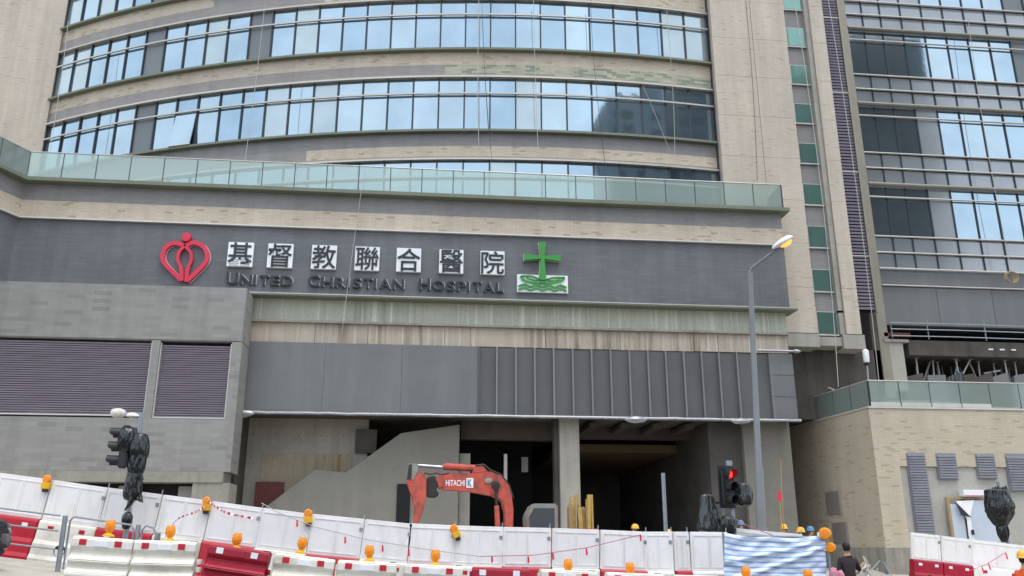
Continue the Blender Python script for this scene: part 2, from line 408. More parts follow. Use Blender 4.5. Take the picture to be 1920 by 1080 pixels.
# pale footway and road strip with a kerb; road's overexposed brightness put into colour
def strip(name, x0, x1, y0, y1, h, mat, n=14):
    mb = MB(); sec = []
    for i in range(n+1):
        x = x0+(x1-x0)*i/n; g = ground(x, y0)
        sec.append([(x, y0, g-.3), (x, y1, g-.3), (x, y1, ground(x, y1)+h), (x, y0, g+h)])
    v = [p for s_ in sec for p in s_]; f = []
    for i in range(n):
        for j in range(4): f.append((i*4+j, i*4+(j+1) % 4, (i+1)*4+(j+1) % 4, (i+1)*4+j))
    f += [(3, 2, 1, 0), tuple(n*4+j for j in range(4))]
    mb.add(v, f); return tag(link(name, mb.mesh(name, mat)), kind='structure')
v = [(x, y, ground(x, y)+.012) for y in ys if 22 <= y <= 60 for x in xs if -60 <= x <= 50]; n = len([x for x in xs if -60 <= x <= 50]); m_ = len(v)//n
tag(link('bounce_yard', MB().add(v, [(j*n+i, j*n+i+1, (j+1)*n+i+1, (j+1)*n+i) for j in range(m_-1) for i in range(n-1)]).mesh('bounce_yard', 'pale_ground', True)), kind='structure')  # unseen pale ground added to bounce light up under the overhang
strip('footway_and_road', -16, -5.75, 13.6, 19.2, .10, 'pale_ground')
strip('kerb', -16, -5.75, 13.35, 13.597, .115, 'plinth')

# ------------------------------------------------------------------ hospital tower with the bowed glass front
ARC_C, ARC_R = Vector((8.0, 97.4, 0)), 59.0
def arc(a, r=ARC_R): return Vector((ARC_C.x+r*math.sin(a), ARC_C.y-r*math.cos(a), 0))
A0, A1 = math.asin((-21.75-8)/59), math.asin((14.68-8)/59)
NP = 29
def arc_strip(name, rad_out, rad_in, z0, z1, mat, parent, a0=A0, a1=A1, n=48):
    """bowed band; rad_out is the face towards the street"""
    n = max(2, int(n*(a1-a0)/(A1-A0)))
    v, f = [], []
    for i in range(n+1):
        a = a0+(a1-a0)*i/n
        p, q = arc(a, rad_out), arc(a, rad_in)
        v += [(p.x, p.y, z0), (q.x, q.y, z0), (q.x, q.y, z1), (p.x, p.y, z1)]
    for i in range(n):
        for j in range(4): f.append((i*4+j, i*4+(j+1) % 4, (i+1)*4+(j+1) % 4, (i+1)*4+j))
    f += [(3, 2, 1, 0), tuple(n*4+j for j in range(4))]
    return link(name, MB().add(v, f).mesh(name, mat, True), parent)
tower = thing('hospital_tower', 'bowed beige hospital tower with ribbon rows of blue glass above the podium', 'building', (-3, 46, 17.2))
arc_strip('core_wall', ARC_R-.30, ARC_R-3, 17.2, 36, 'opaque', tower)
SILLS = [16.95, 21.56, 26.2, 30.84]
def a_at(px, py, z):
    """angle on the bow seen at a photo position"""
    best = min(range(2000), key=lambda i: abs(_px(arc(A0+(A1-A0)*i/1999), z)-px)); return A0+(A1-A0)*best/1999
def _px(p, z):
    q = Vector((p.x, p.y, z))-CAM; return 960+F_PX*q.dot(RT)/q.dot(FW)
edges3 = [A0+(A1-A0)*i/NP for i in range(NP+1)]
opaque = {1: (5,), 2: (5, 10), 3: (5,), 0: ()}
pane_mesh = {}
step = (A1-A0)/NP
pw = 2*(ARC_R-.06)*math.sin(step/2)-.075
for r_, zs in enumerate(SILLS):
    zt = zs+2.95
    # soffit ledge under the panes, frame rails, trim over the panes
    arc_strip('sill_ledge', ARC_R+.28, ARC_R-.35, zs-.14, zs-.02, 'ledge', tower)
    arc_strip('head_trim', ARC_R+.16, ARC_R-.28, zt+.02, zt+.11, 'alu', tower)
    arc_strip('head_band', ARC_R+.03, ARC_R-.29, zt+.112, zt+.24, 'bronze', tower)
    arc_strip('transom_rail', ARC_R+.13, ARC_R+.04, zt-.93, zt-.85, 'alu', tower)
    # tiled band above the panes up to the next sill
    zb0, zb1 = zt+.242, zs+4.64-.142
    zm = zb0+(zb1-zb0)*.44
    aa = lambda px: a_at(px, 0, zm)
    if r_ == 0:
        s1 = aa(575); s2 = aa(830)
        arc_strip('tile_band', ARC_R, ARC_R-.3, zb0, zm, 'mauve_band', tower, A0, s1)
        arc_strip('tile_band', ARC_R, ARC_R-.3, zb0, zm, 'beige', tower, s1, A1)
        arc_strip('tile_band', ARC_R-.002, ARC_R-.3, zm, zb1, 'grey_band', tower)
    elif r_ == 1:
        s1 = aa(835)
        arc_strip('tile_band', ARC_R, ARC_R-.3, zb0, zm, 'mauve_band', tower, A0, s1)
        arc_strip('tile_band', ARC_R, ARC_R-.3, zb0, zm, 'green_band', tower, s1, A1)
        arc_strip('tile_band', ARC_R-.002, ARC_R-.3, zm, zb1, 'beige', tower)
    elif r_ == 2:
        s1 = aa(400); s2 = aa(610)
        arc_strip('tile_band', ARC_R, ARC_R-.3, zb0, zm, 'mauve_band', tower, A0, s2)
        arc_strip('tile_band', ARC_R, ARC_R-.3, zb0, zm, 'beige', tower, s2, A1)
        arc_strip('tile_band', ARC_R-.002, ARC_R-.3, zm, zb1, 'beige', tower, A0, s1)
        arc_strip('tile_band', ARC_R-.002, ARC_R-.3, zm, zb1, 'mauve_band', tower, s1, s2)
        arc_strip('tile_band', ARC_R-.002, ARC_R-.3, zm, zb1, 'beige', tower, s2, A1)
    else:
        arc_strip('tile_band', ARC_R, ARC_R-.3, zb0, zb1, 'beige', tower)
    rnd = random.Random(r_+3)
    for i in range(NP):
        a = edges3[i]+step/2
        kind = rnd.choice(['glass', 'glass', 'glass2', 'glass3', 'glass4'])
        if i in opaque[r_]: kind = 'opaque'
        if kind not in pane_mesh:
            pane_mesh[kind] = MB().box(-pw/2, pw/2, 0, .05, 0, 2.95).mesh('pane', kind)
        p = arc(a, ARC_R-.06)
        tilt = R(rnd.uniform(-.25, .25)); yaw = R(rnd.uniform(-.3, .3))
        o = link('pane', pane_mesh[kind], tower, True, (p.x, p.y, zs), (tilt, 0, a+yaw))
        if r_ == 1 and i == 7:      # top-hung sash standing open
            o.data = MB().box(-pw/2, pw/2, 0, .05, 2.05, 2.95).mesh('pane', 'glass3')
            o.rotation_euler = (0, 0, a)
            link('sash', MB().box(-pw/2, pw/2, -.03, .03, -2.0, 0).mesh('sash', 'glass2'), tower, True, (p.x, p.y-.05, zs+2.02), (R(-9), 0, a))
            link('sash_frame', MB().box(-pw/2-.02, pw/2+.02, -.04, .05, -2.06, -2.0).mesh('sash_frame', 'alu'), tower, True, (p.x, p.y-.05, zs+2.02), (R(-9), 0, a))
            link('opening', MB().box(-pw/2, pw/2, .05, .09, 0, 2.04).mesh('opening', 'shade_black'), tower, True, (p.x, p.y, zs), (0, 0, a))
    mm = MB().box(-.035, .035, -.03, .06, 0, 2.96).mesh('mullion', 'mullion')
    for i in range(NP+1):
        p = arc(edges3[i], ARC_R)
        link('mullion', mm, tower, True, (p.x, p.y, zs), (0, 0, edges3[i]))
# left pier and its return beside the bow
pa = arc(A0)
box('pier_wall', -60, -21.76, 46.3, 60, 12.3, 37, 'beige_pier', tower)
box('roof_slab', -21.7, 14.6, 50, 52, 36.02, 36.3, 'opaque', tower)
# right pier of stacked panels with the stair window strip
stair = thing('stair_tower', 'beige panelled stair tower with a vertical strip of small green windows', 'building', (18.5, 39.5, 11))
box('backing_wall', 14.78, 21.05, 38.55, 41, 11.4, 36.0, 'grey_band', stair)
zj = [11.42+2.3*k for k in range(11)]
for z0, z1 in zip(zj, zj[1:]):
    for x0, x1 in ((14.72, 16.95), (16.96, 18.86), (20.3, 21.08)):
        box('panel', x0+.006, x1-.006, 38.2, 38.54, z0+.006, z1-.006, 'beige_pier', stair)
wsill = [11.3+2.3*k for k in range(9)]
for k, zb in enumerate(wsill):
    if zb < 11.4: zb = 11.42
    f = box('window', 18.99, 20.04, 38.475, 38.55, zb, zb+1.17, 'alu', stair)
    box('pane', 19.03, 20.0, 38.455, 38.48, zb+.05, zb+1.13, 'green_glass', f)
    box('reveal', 20.05, 20.29, 38.3, 38.549, zb-1.1 if k else zb, zb+1.19, 'conc', stair)
    box('sill', 18.97, 20.04, 38.42, 38.50, zb-.05, zb-.002, 'trim', f)
# concrete underside of the stair tower
box('corbel', 17.3, 18.9, 38.22, 41, 10.75, 11.4, 'conc', stair)
box('corbel', 20.1, 21.2, 38.22, 41, 10.7, 11.4, 'conc', stair)
box('corbel', 18.901, 20.099, 38.35, 41, 10.85, 11.29, 'conc', stair)
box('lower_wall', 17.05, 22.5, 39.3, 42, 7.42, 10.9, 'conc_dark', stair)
box('rear_wall', 16.9, 18.46, 43.5, 43.9, .3, 7.4, 'conc', stair)
box('rear_door', 17.0, 18.3, 43.44, 43.495, .3, 3.6, 'shade_black', stair)
# louvred riser beside it
riser = thing('louvred_riser', 'tall narrow mauve louvred riser between stair tower and curtain wall', 'louvre', (21.6, 39, 12.7))
box('backing', 21.1, 22.05, 38.72, 38.9, 12.7, 36, 'shade_black', riser)
sm = MB().add([(21.1,38.46,0),(22.02,38.46,0),(22.02,38.42,.10),(21.1,38.42,.10),(21.1,38.60,.15),(22.02,38.60,.15),(22.02,38.60,.17),(21.1,38.60,.17)],
              [(0,1,2,3),(3,2,6,7),(7,6,5,4),(4,5,1,0),(0,3,7,4),(1,5,6,2)]).mesh('slat', 'louvre')
for k in range(128): link('slat', sm, riser, True, (0, 0, 12.75+k*.18))
box('edge_frame', 22.06, 22.16, 38.38, 38.9, 12.6, 36, 'bronze', riser)
box('edge_frame', 21.085, 21.099, 38.30, 38.9, 12.6, 36, 'bronze', riser)
mbx = MB()
for k in range(5): mbx.box(21.1, 22.05, 38.41, 38.45, 15.5+k*4.6, 15.56+k*4.6)
link('joint_rail', mbx.mesh('joint_rail', 'alu'), riser)

# ------------------------------------------------------------------ curtain wall block at the right
cw = thing('curtain_wall_block', 'grey and blue glass curtain wall block beyond the louvred riser', 'building', (30, 45, 12.4))
cols = [23.37, 24.4, 25.5, 26.75, 28.05, 29.35, 30.65, 31.95, 33.25, 34.55, 35.85, 37.15, 38.45]
thick = [34.55, 29.75, 24.97, 20.15, 15.39]
box('core_wall', 23.3, 38.6, 40.12, 50, 12.4, 36, 'opaque', cw)
box('corner_post', 22.55, 23.3, 39.75, 41, 8.6, 36, 'bronze', cw)
box('side_cladding', 22.17, 22.549, 39.3, 41, 8.6, 36, 'conc_dark', cw)
rnd = random.Random(11)
pm = {}
def cpane(x0, x1, z0, z1, kind):
    w, h = x1-x0-.05, z1-z0-.04; key = (round(w, 3), round(h, 3), kind)
    if key not in pm: pm[key] = MB().box(0, w, 0, .06, 0, h).mesh('pane', kind)
    link('pane', pm[key], cw, True, (x0+.025, 40.02, z0+.02), (R(rnd.uniform(-.15, .15)), 0, R(rnd.uniform(-.15, .15))))
for k, z0 in enumerate(thick):
    zl = [z0-.10, z0-2.95, z0-3.85, z0-4.68] if k < 4 else []
    for zz, nm in ((z0-.72, 'transom'), (z0-2.95, 'transom'), (z0-3.85, 'transom')):
        if k < 4: link('transom', MB().tube([(23.34, 39.86, zz), (38.5, 39.86, zz)], .05, 8).mesh('transom', 'alu', True), cw)
    link('floor_band', MB().tube([(23.32, 39.8, z0), (38.5, 39.8, z0)], .10 if k < 4 else .06, 10).mesh('floor_band', 'bronze' if k < 4 else 'alu', True), cw)
    if k == 4: continue
    for c0, (x0, x1) in enumerate(zip(cols, cols[1:])):
        blue_from = {0: 28.0, 1: 26.7, 2: 28.0, 3: 28.0}[k]
        vis = rnd.choice(['glass', 'glass2']) if blue_from <= x0 else ('spandrel')
        if k in (0, 1) and x0 > 33.2: vis = 'opaque'
        if k == 0 and blue_from > x0: vis = 'spandrel'
        if k >= 1 and x0 < 26.7: vis = 'glass_side'
        if vis == 'glass_side': vis = 'glass5'
        cpane(x0, x1, zl[1]+.03, zl[0], vis)
        cpane(x0, x1, zl[2]+.03, zl[1]-.03, 'spandrel'); cpane(x0, x1, zl[3], zl[2]-.03, 'spandrel')
    for x in cols:
        link('mullion', MB().box(x-.025, x+.025, 39.95, 40.1, zl[3], zl[0]).mesh('mullion', 'mullion'), cw)
box('fascia', 23.34, 38.6, 39.98, 40.118, 14.55, 15.28, 'dark_panel', cw)
link('fascia_rail', MB().tube([(23.4, 39.85, 14.5), (38.5, 39.85, 14.5)], .04, 8).mesh('fascia_rail', 'alu', True), cw)
for i in range(5): box('fascia', 23.34+i*3.06, 23.34+i*3.06+3.04, 39.98, 40.118, 12.42, 14.44, 'dark_panel', cw)
# storey under the curtain wall: slab, column, back wall
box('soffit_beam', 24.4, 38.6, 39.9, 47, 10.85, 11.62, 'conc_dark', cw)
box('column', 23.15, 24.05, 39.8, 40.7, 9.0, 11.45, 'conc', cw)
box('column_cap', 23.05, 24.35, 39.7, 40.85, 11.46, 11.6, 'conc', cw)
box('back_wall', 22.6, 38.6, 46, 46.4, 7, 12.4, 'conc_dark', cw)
box('floor_slab', 22.56, 38.6, 39.7, 46, 8.2, 8.5, 'conc', cw)
box('maroon_strip', 23.1, 24.5, 39.75, 39.85, 11.75, 11.95, 'maroon', cw)
for i in range(3): box('wall_lamp', 28.7+i*.62, 28.95+i*.62, 39.86, 39.899, 11.2, 11.27, 'white_ref', cw)

gr = thing('guard_rail', 'galvanised tube guard rail along the slab edge under the curtain wall', 'railing', (28, 39.6, 11.6))
for z in (11.75, 12.1, 12.42):
    link('rail', MB().tube([(23.4, 39.6, z), (27, 39.6, z+.015), (32, 39.6, z-.02), (38, 39.6, z)], .028, 6).mesh('rail', 'galv', True), gr)
for i, x in enumerate((23.45, 25.4, 28.5, 31.6, 34.7)):
    link('post', MB().tube([(x, 39.64, 11.62), (x, 39.64, 12.72 if i else 12.4)], .03, 6).mesh('post', 'galv', True), gr)
rnd = random.Random(5)
px0 = [(1717,667,1722,712),(1748,665,1752,712),(1747,668,1733,712),(1790,668,1800,710),(1796,668,1790,712),(1812,668,1832,712),(1822,668,1800,712),(1833,668,1838,710),(1860,668,1868,712),(1882,668,1890,712),(1900,668,1908,712),(1755,668,1764,712),(1845,700,1875,695)]
for i, (ax, ay, bx, by) in enumerate(px0):
    Yd = 40.6+.35*(i % 3)
    top, bot = at(ax, ay, Yd), at(bx, by, Yd)
    if i < 12:
        d = (bot-top); k = (8.5-top.z)/d.z if d.z else 1
        bot = top+d*k; top = top-d*((10.85-top.z)/-d.z)
    o = thing('steel_prop', '%s steel prop from the left under the slab behind the block balustrade' % ORD[i], 'prop', bot, group='props under the slab')
    m1 = top.lerp(bot, .5)
    link('outer_tube', MB().tube([m1, bot], .055, 8).mesh('outer_tube', 'galv' if i % 3 else 'trim', True), o)
    link('inner_tube', MB().tube([top, m1], .042, 8).mesh('inner_tube', 'trim', True), o)
    link('collar', MB().tube([m1.lerp(top, .03), m1.lerp(bot, .04)], .075, 8).mesh('collar', 'rope_dark', True), o)
    if i < 12:
        link('head_plate', MB().box(top.x-.1, top.x+.1, top.y-.1, top.y+.1, 10.82, 10.848).mesh('head_plate', 'galv'), o)

rnd = random.Random(21)
for i in range(11):
    q = at(1712+i*19+rnd.uniform(-5, 5), 708, 41.8); top = Vector((q.x+rnd.uniform(-.4, .4), 42.4, 10.84))
    o = thing('steel_prop', '%s thin grey prop from the left in the back row under the slab' % ORD[i], 'prop', (q.x, 42.4, 8.5), group='back row of props under the slab')
    link('outer_tube', MB().tube([(q.x, 42.4, 8.5), Vector((q.x, 42.4, 8.5)).lerp(top, .55)], .05, 8).mesh('outer_tube', 'galv', True), o)
    link('inner_tube', MB().tube([Vector((q.x, 42.4, 8.5)).lerp(top, .55), top], .036, 8).mesh('inner_tube', 'galv', True), o)
for i in range(7):
    q = at(1722+i*32+rnd.uniform(-8, 8), 704, 39.95)
    o = link('folded_sheet', MB().add([(q.x-.6, 39.95, 8.5), (q.x+.5, 39.95, 8.5), (q.x+.55, 40.3, 8.5), (q.x-.5, 40.3, 8.5), (q.x-.45, 40.0, q.z-.12+rnd.uniform(0, .15)), (q.x+.5, 40.0, q.z+.05+rnd.uniform(0, .2)), (q.x+.5, 40.2, q.z), (q.x-.5, 40.2, q.z-.1)],
        [(3,2,1,0),(4,5,6,7),(0,1,5,4),(1,2,6,5),(2,3,7,6),(3,0,4,7)]).mesh('folded_sheet', rnd.choice(['conc_dark', 'bag_grey', 'dark_panel'])))
    tag(o, '%s grey bundle from the left lying among the props under the slab' % ORD[i], 'bundle', 'bundles under the slab')
# ------------------------------------------------------------------ podium
pod = thing('hospital_podium', 'grey and beige podium with dark sign fascia over the building site', 'building', (-.4, 42, 1))
XL, XR = -17.85, 17.0
ret = Vector((-.42, -.908, 0)).normalized()      # left wing comes towards the street
def layer(name, y_out, z0, z1, mat, xr=XR, wing=True, back=37.9):
    """one horizontal layer of the front, with its return along the left wing"""
    off = 37-y_out
    nrm = Vector((-ret.y, ret.x, 0))              # wing face looks to +x
    if nrm.x < 0: nrm = -nrm
    # front face line y=y_out, wing face line offset by off; find the inner corner
    c0 = Vector((XL, 37, 0)); w0 = c0+nrm*off
    k = (y_out-w0.y)/ret.y; cx = w0.x+ret.x*k
    e = Vector((cx, y_out, 0))+ret*9
    poly = [(xr, y_out), (xr, back), (cx-6, back), (e.x-6, e.y), (e.x, e.y), (cx, y_out)]
    if not wing: poly = [(xr, y_out), (xr, back), (cx, back), (cx, y_out)]
    return link(name, MB().prism(poly, 'z', z0, z1).mesh(name, mat), pod)
layer('roof_ledge', 36.58, 17.03, 17.2, 'ledge', 17.3, back=50)
layer('tile_band', 37.0, 16.24, 17.028, 'grey_band')
layer('tile_band', 36.985, 15.42, 16.238, 'beige', 16.99)
layer('trim', 36.84, 15.355, 15.418, 'trim', 17.06)
layer('fascia', 37.0, 12.25, 15.353, 'fascia')
layer('fascia_ledge', 36.72, 12.13, 12.248, 'ledge', 17.28)
layer('trim', 36.70, 12.20, 12.235, 'trim', 17.3, back=36.719)
box('soffit_strip', -17, 16.9, 37.32, 37.9, 11.125, 12.128, 'stain_green', pod)
box('lip', -17, 16.92, 37.12, 37.9, 11.03, 11.123, 'plinth', pod)
rnd = random.Random(9)
x = -8.2
while x < 16.8:
    w = min(rnd.choice([1.15, 2.3, 2.3, 3.4]), 16.86-x)
    box('beam_panel', x+.008, x+w-.008, 37.26+rnd.uniform(0, .03), 37.9, 10.16+rnd.uniform(-.01, .02), 11.028, 'stain_brown', pod); x += w
xs_ = [-7.7, -4.3, -.95, 2.38]
for a, b in zip(xs_, xs_[1:]): box('wall_panel', a+.004, b-.004, 37.2, 37.7, 7.12, 10.14, 'dark_panel', pod)
fx = [2.42, 3.24, 4.09, 4.94, 5.80, 6.66, 7.53, 8.40, 9.27, 10.13, 10.96, 11.80, 12.64, 13.46, 14.31, 15.87]
for a, b in zip(fx, fx[1:]): box('wall_panel', a+.04, b-.04, 37.32, 37.7, 7.12, 10.14, 'finned_panel', pod)
for x in fx[1:-1]: box('fin', x-.038, x+.038, 37.16, 37.7, 7.12, 10.135, 'fin', pod)
box('fin', 2.382, 2.468, 37.19, 37.7, 7.12, 10.135, 'finned_panel', pod)
for k in range(3): box('wall_panel', 15.93, 16.98, 37.2, 37.7, 7.12+k*1.01, 7.12+(k+1)*1.01-.02, 'dark_panel', pod)
box('fin', 15.83, 15.925, 37.18, 37.7, 7.12, 10.135, 'fin', pod)
mbx = MB()
for i in range(26):
    for z in (5.35, 6.35): mbx.box(-7.4+i*.2 if False else -7.5+i*.95*.21*1.0, -7.46+i*.95*.21, 39.38, 39.399, z, z+.04) if i % 5 == 0 else None
link('tie_hole', mbx.mesh('tie_hole', 'shade_black'), pod)['kind'] = 'stuff'
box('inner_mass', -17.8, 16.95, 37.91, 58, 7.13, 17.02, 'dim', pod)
# lower level: back wall, side wall, ceiling, columns
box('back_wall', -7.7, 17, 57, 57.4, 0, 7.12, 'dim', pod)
box('side_wall', -8.1, -7.71, 37.3, 57, .5, 7.1, 'conc_dark', pod)
box('rear_bay_wall', -7.7, -2.4, 39.4, 39.8, .5, 7.12, 'conc', pod)
box('stained_patch', -7.0, -3.05, 39.37, 39.398, 1, 5.55, 'conc_rust', pod)
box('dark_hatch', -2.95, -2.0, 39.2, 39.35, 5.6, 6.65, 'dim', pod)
box('maroon_board', -7.15, -5.95, 39.2, 39.3, 2.4, 4.3, 'maroon', pod)
box('column', 6.15, 7.03, 38.0, 38.9, .6, 7.12, 'conc', pod)
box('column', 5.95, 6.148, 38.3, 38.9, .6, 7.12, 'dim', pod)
box('end_wall', 14.75, 17.0, 38.3, 38.9, .6, 7.12, 'conc_stair', pod)
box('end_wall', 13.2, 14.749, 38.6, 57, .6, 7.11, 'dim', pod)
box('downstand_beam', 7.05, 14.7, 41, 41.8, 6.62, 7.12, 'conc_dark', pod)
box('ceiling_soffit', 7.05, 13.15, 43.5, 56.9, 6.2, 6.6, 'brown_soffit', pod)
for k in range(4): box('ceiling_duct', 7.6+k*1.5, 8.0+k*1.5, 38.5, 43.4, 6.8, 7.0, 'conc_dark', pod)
box('downstand_beam', 1.8, 6.1, 39.4, 40, 6.3, 7.12, 'conc_dark', pod)
box('bay_shade_sheet', 1.9, 5.9, 46, 46.3, .6, 7.1, 'shade_black', pod)  # added near-black sheet; the bay's deep shade is its colour
stairs = [at(px, py, 38.5) for px, py in [(488, 958), (575, 892), (592, 880), (648, 886), (752, 812), (862, 796)]]
poly = [(stairs[0].x, .6)]+[(p.x, p.z) for p in stairs]+[(stairs[-1].x, .6)]
link('stair_flank', MB().prism(poly, 'y', 38.5, 38.8).mesh('stair_flank', 'conc_stair', bevel=.02), pod)
box('doorway', at(745, 905, 38.5).x, at(770, 905, 38.5).x, 38.44, 38.498, 2.2, 4.2, 'shade_black', pod)
box('pier_stub', at(862, 850, 39).x, at(882, 850, 39).x, 39, 39.3, .6, 5.6, 'conc', pod)
box('hoist_post', at(945, 850, 40).x, at(951, 850, 40).x, 40, 40.15, .6, 5.7, 'trim', pod)
f = box('painted_lit_slot', at(978, 870, 45).x, at(990, 870, 45).x, 45.0, 45.1, at(985, 885, 45).z, at(985, 857, 45).z, 'trim', pod)  # pale colour stands in for the slot's light, nothing glows
# foil wrapped scaffold tube below the panels
pipe = thing('scaffold_tube', 'long silver foil wrapped scaffold tube along the bottom of the dark panels', 'pipe', (4.8, 37.0, 7.0))
pts = [(-7.75+i*.42, 37.04+.01*noise.noise((i*.9, 0, 0)), 7.02+.03*noise.noise((i*.5, 3, 0))) for i in range(60)]
link('tube', MB().tube(pts, [.065+.03*abs(noise.noise((i*1.7, 1, 1))) for i in range(60)], 8).mesh('tube', 'foil', True), pipe)
for x, w in ((-7.5, .45), (9.4, .5), (14.2, .45)):
    link('foil_wrap', MB().lathe([(.03, x-w), (.12, x-w*.6), (.16, x), (.1, x+w*.7), (.02, x+w)], 10, (0, 37.0, 6.96), 'x', .5, int(x*3)).mesh('foil_wrap', 'foil', True), pipe)
p2 = thing('scaffold_tube', 'short foil wrapped tube end by the street lamp at the right of the stained beam', 'pipe', (16.3, 37, 10.2))
link('tube', MB().tube([at(1420, 657, 37.0), at(1500, 659, 37.0)], .06, 8).mesh('tube', 'foil', True), p2)
link('tube_end', MB().tube([at(1489, 658.6, 37.0), at(1496, 659, 37.0)], .1, 8).mesh('tube_end', 'foil', True), p2)

# balustrades -------------------------------------------------------
def balustrade(root, p0, p1, z0, z1, n, endpost=True, rail='alu', gap=.03):
    p0, p1 = Vector(p0), Vector(p1); d = (p1-p0); L = d.length; d.normalize()
    ang = math.atan2(d.y, d.x); w = L/n
    me = MB().box(gap/2, w-gap/2, -.009, .009, z0+.06, z1-.03).mesh('pane', 'baluster_glass')
    pst = MB().box(-.018, .018, -.012, .05, z0, z1-.02).mesh('post', 'mullion')
    for i in range(n):
        q = p0+d*(w*i); link('pane', me, root, True, (q.x, q.y, 0), (0, 0, ang))
    for i in range(n+1):
        q = p0+d*(w*i); link('post', pst, root, True, (q.x, q.y, 0), (0, 0, ang))
    link('top_rail', MB().tube([(p0.x, p0.y, z1), (p1.x, p1.y, z1)], .032, 8).mesh('top_rail', rail, True), root)
bal = thing('glass_balustrade', 'long green glass balustrade along the podium roof edge', 'balustrade', (0, 36.75, 17.2))
cx = -17.72
balustrade(bal, (cx, 36.75, 0), (17.05, 36.75, 0), 17.2, 18.45, 24)
w1 = Vector((cx, 36.75, 0))+ret*7.2
balustrade(bal, (w1.x, w1.y, 0), (cx, 36.75, 0), 17.2, 18.45, 5)
balustrade(bal, (17.05, 36.75, 0), (17.05, 38.1, 0), 17.2, 18.45, 1)

# ------------------------------------------------------------------ annex at the left
anx = thing('louvred_annex', 'low grey tiled annex with two wide louvre openings at the left', 'building', (-14, 37, 1.5))
ax0, axr, ay = -30, -7.5, 35.5
LV = [(-22, -11.1, 6.58, 9.68), (-10.76, -7.93, 6.52, 9.62)]
box('wall', ax0, axr, ay, 36.95, 9.7, 12.05, 'annex', anx, .04)
box('wall', -11.085, -10.775, ay, 36.95, 6.5, 9.698, 'annex', anx)
box('wall', -7.915, axr, ay, 36.95, 6.5, 9.698, 'annex', anx)
box('wall', ax0, axr, ay, 36.95, 4.42, 6.498, 'annex', anx)
box('base_beam', ax0, axr-.25, ay-.04, 36.95, 4.0, 4.415, 'plinth', anx)
box('base_pier', -8.9, axr+.02, ay+.02, 36.95, .9, 3.995, 'plinth', anx)
box('backing', ax0, axr-.1, 36.5, 36.9, 1, 3.99, 'shade_black', anx)
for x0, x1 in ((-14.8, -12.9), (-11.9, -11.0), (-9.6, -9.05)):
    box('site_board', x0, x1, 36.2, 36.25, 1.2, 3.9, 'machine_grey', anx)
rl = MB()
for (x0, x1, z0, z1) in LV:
    lv = box('louvre', x0, x1, 36.3, 36.5, z0+.002, z1, 'shade_black', anx)
    w = x1-x0-.06
    sm = MB().add([(0,.02,0),(w,.02,0),(w,-.01,.058),(0,-.01,.058),(0,.12,.075),(w,.12,.075),(w,.12,.088),(0,.12,.088)],
                  [(0,1,2,3),(3,2,6,7),(7,6,5,4),(4,5,1,0),(0,3,7,4),(1,5,6,2)]).mesh('slat', 'louvre')
    nsl = int((z1-z0-.1)/.093)
    for k in range(nsl): link('slat', sm, lv, True, (x0+.03, ay+.17, z0+.05+k*(z1-z0-.1)/nsl))
    for a, b, c_, d_ in ((x0, x1, z0+.003, z0+.045), (x0, x0+.03, z0+.046, z1-.003), (x1-.03, x1, z0+.046, z1-.003)):
        box('frame', a, b, ay+.06, 36.29, c_, d_, 'trim', lv)

# ------------------------------------------------------------------ tan block at the right
blk = thing('tan_tiled_block', 'low tan tiled block with grey louvres and glass balustrade at the right', 'building', (23, 38, .6))
BF = 35.0
link('wall', MB().prism([(19.2, BF), (38, BF), (38, 44), (18.45, 44)], 'z', 4.86, 7.32).mesh('wall', 'tan'), blk)
link('wall', MB().prism([(19.2, BF), (20.28, BF), (20.28, 44), (18.45, 44)], 'z', 1.54, 4.858).mesh('wall', 'tan'), blk)
box('exposed_concrete', 20.29, 38, BF+.09, 44, .2, 4.85, 'render_grey', blk)
link('plinth', MB().prism([(19.13, BF-.05), (20.27, BF-.05), (20.27, 44), (18.38, 44)], 'z', .1, 1.538).mesh('plinth', 'plinth'), blk)
link('coping', MB().prism([(19.15, BF-.05), (38, BF-.05), (38, 44), (18.4, 44)], 'z', 7.322, 7.40).mesh('coping', 'trim'), blk)
for (x0, x1, z0, z1) in ((20.62, 21.46, 1.6, 5.42), (21.95, 22.86, 4.32, 5.42), (23.75, 24.63, 4.36, 5.42), (25.12, 27.2, 3.85, 5.44)):
    lv = box('louvre', x0, x1, BF-.015, BF+.085, z0, z1, 'louvre_blue', blk)
    w = x1-x0-.08; sm = MB().add([(0,0,0),(w,0,0),(w,.0,.07),(0,.0,.07),(0,.05,.1),(w,.05,.1),(w,.05,.0),(0,.05,.0)],
                  [(0,1,2,3),(3,2,5,4),(4,5,6,7),(7,6,1,0),(0,3,4,7),(1,6,5,2)]).mesh('slat', 'louvre_blue')
    for k in range(int((z1-z0-.06)/.11)): link('slat', sm, lv, True, (x0+.04, BF-.07, z0+.04+k*.11))
for (px, py, qx, qy) in ((1545, 922, 1565, 965), (1550, 980, 1570, 1020)):
    # grey hatches on the side wall
    k0 = (px-1545)*.0
    y0 = 37.9 if py < 950 else 37.6
    xw = 19.2-(y0-35)*(.75/9)
    box('hatch', xw-.11, xw+.3, y0, y0+1.5, at(px, qy, y0+.7).z, at(px, py, y0+.7).z, 'hatch', blk)
box('doorway', 26.2, 27.4, BF+.05, BF+.088, .3, 3.6, 'shade_black', blk)
box('timber_jamb', 25.95, 26.1, BF-.02, BF+.088, .3, 3.75, 'timber', blk)
dr = thing('site_door', 'pale blue grey double doors leaning open on the tan block wall', 'door', (22.9, 34.8, .4))
box('leaf', 22.2, 22.75, 34.86, 34.92, .4, 3.3, 'door_blue', dr)
box('leaf', 22.9, 24.15, 34.80, 34.86, .4, 3.45, 'door_blue', dr)
box('frame', 22.08, 22.18, 34.84, 34.95, .4, 3.5, 'timber', dr)
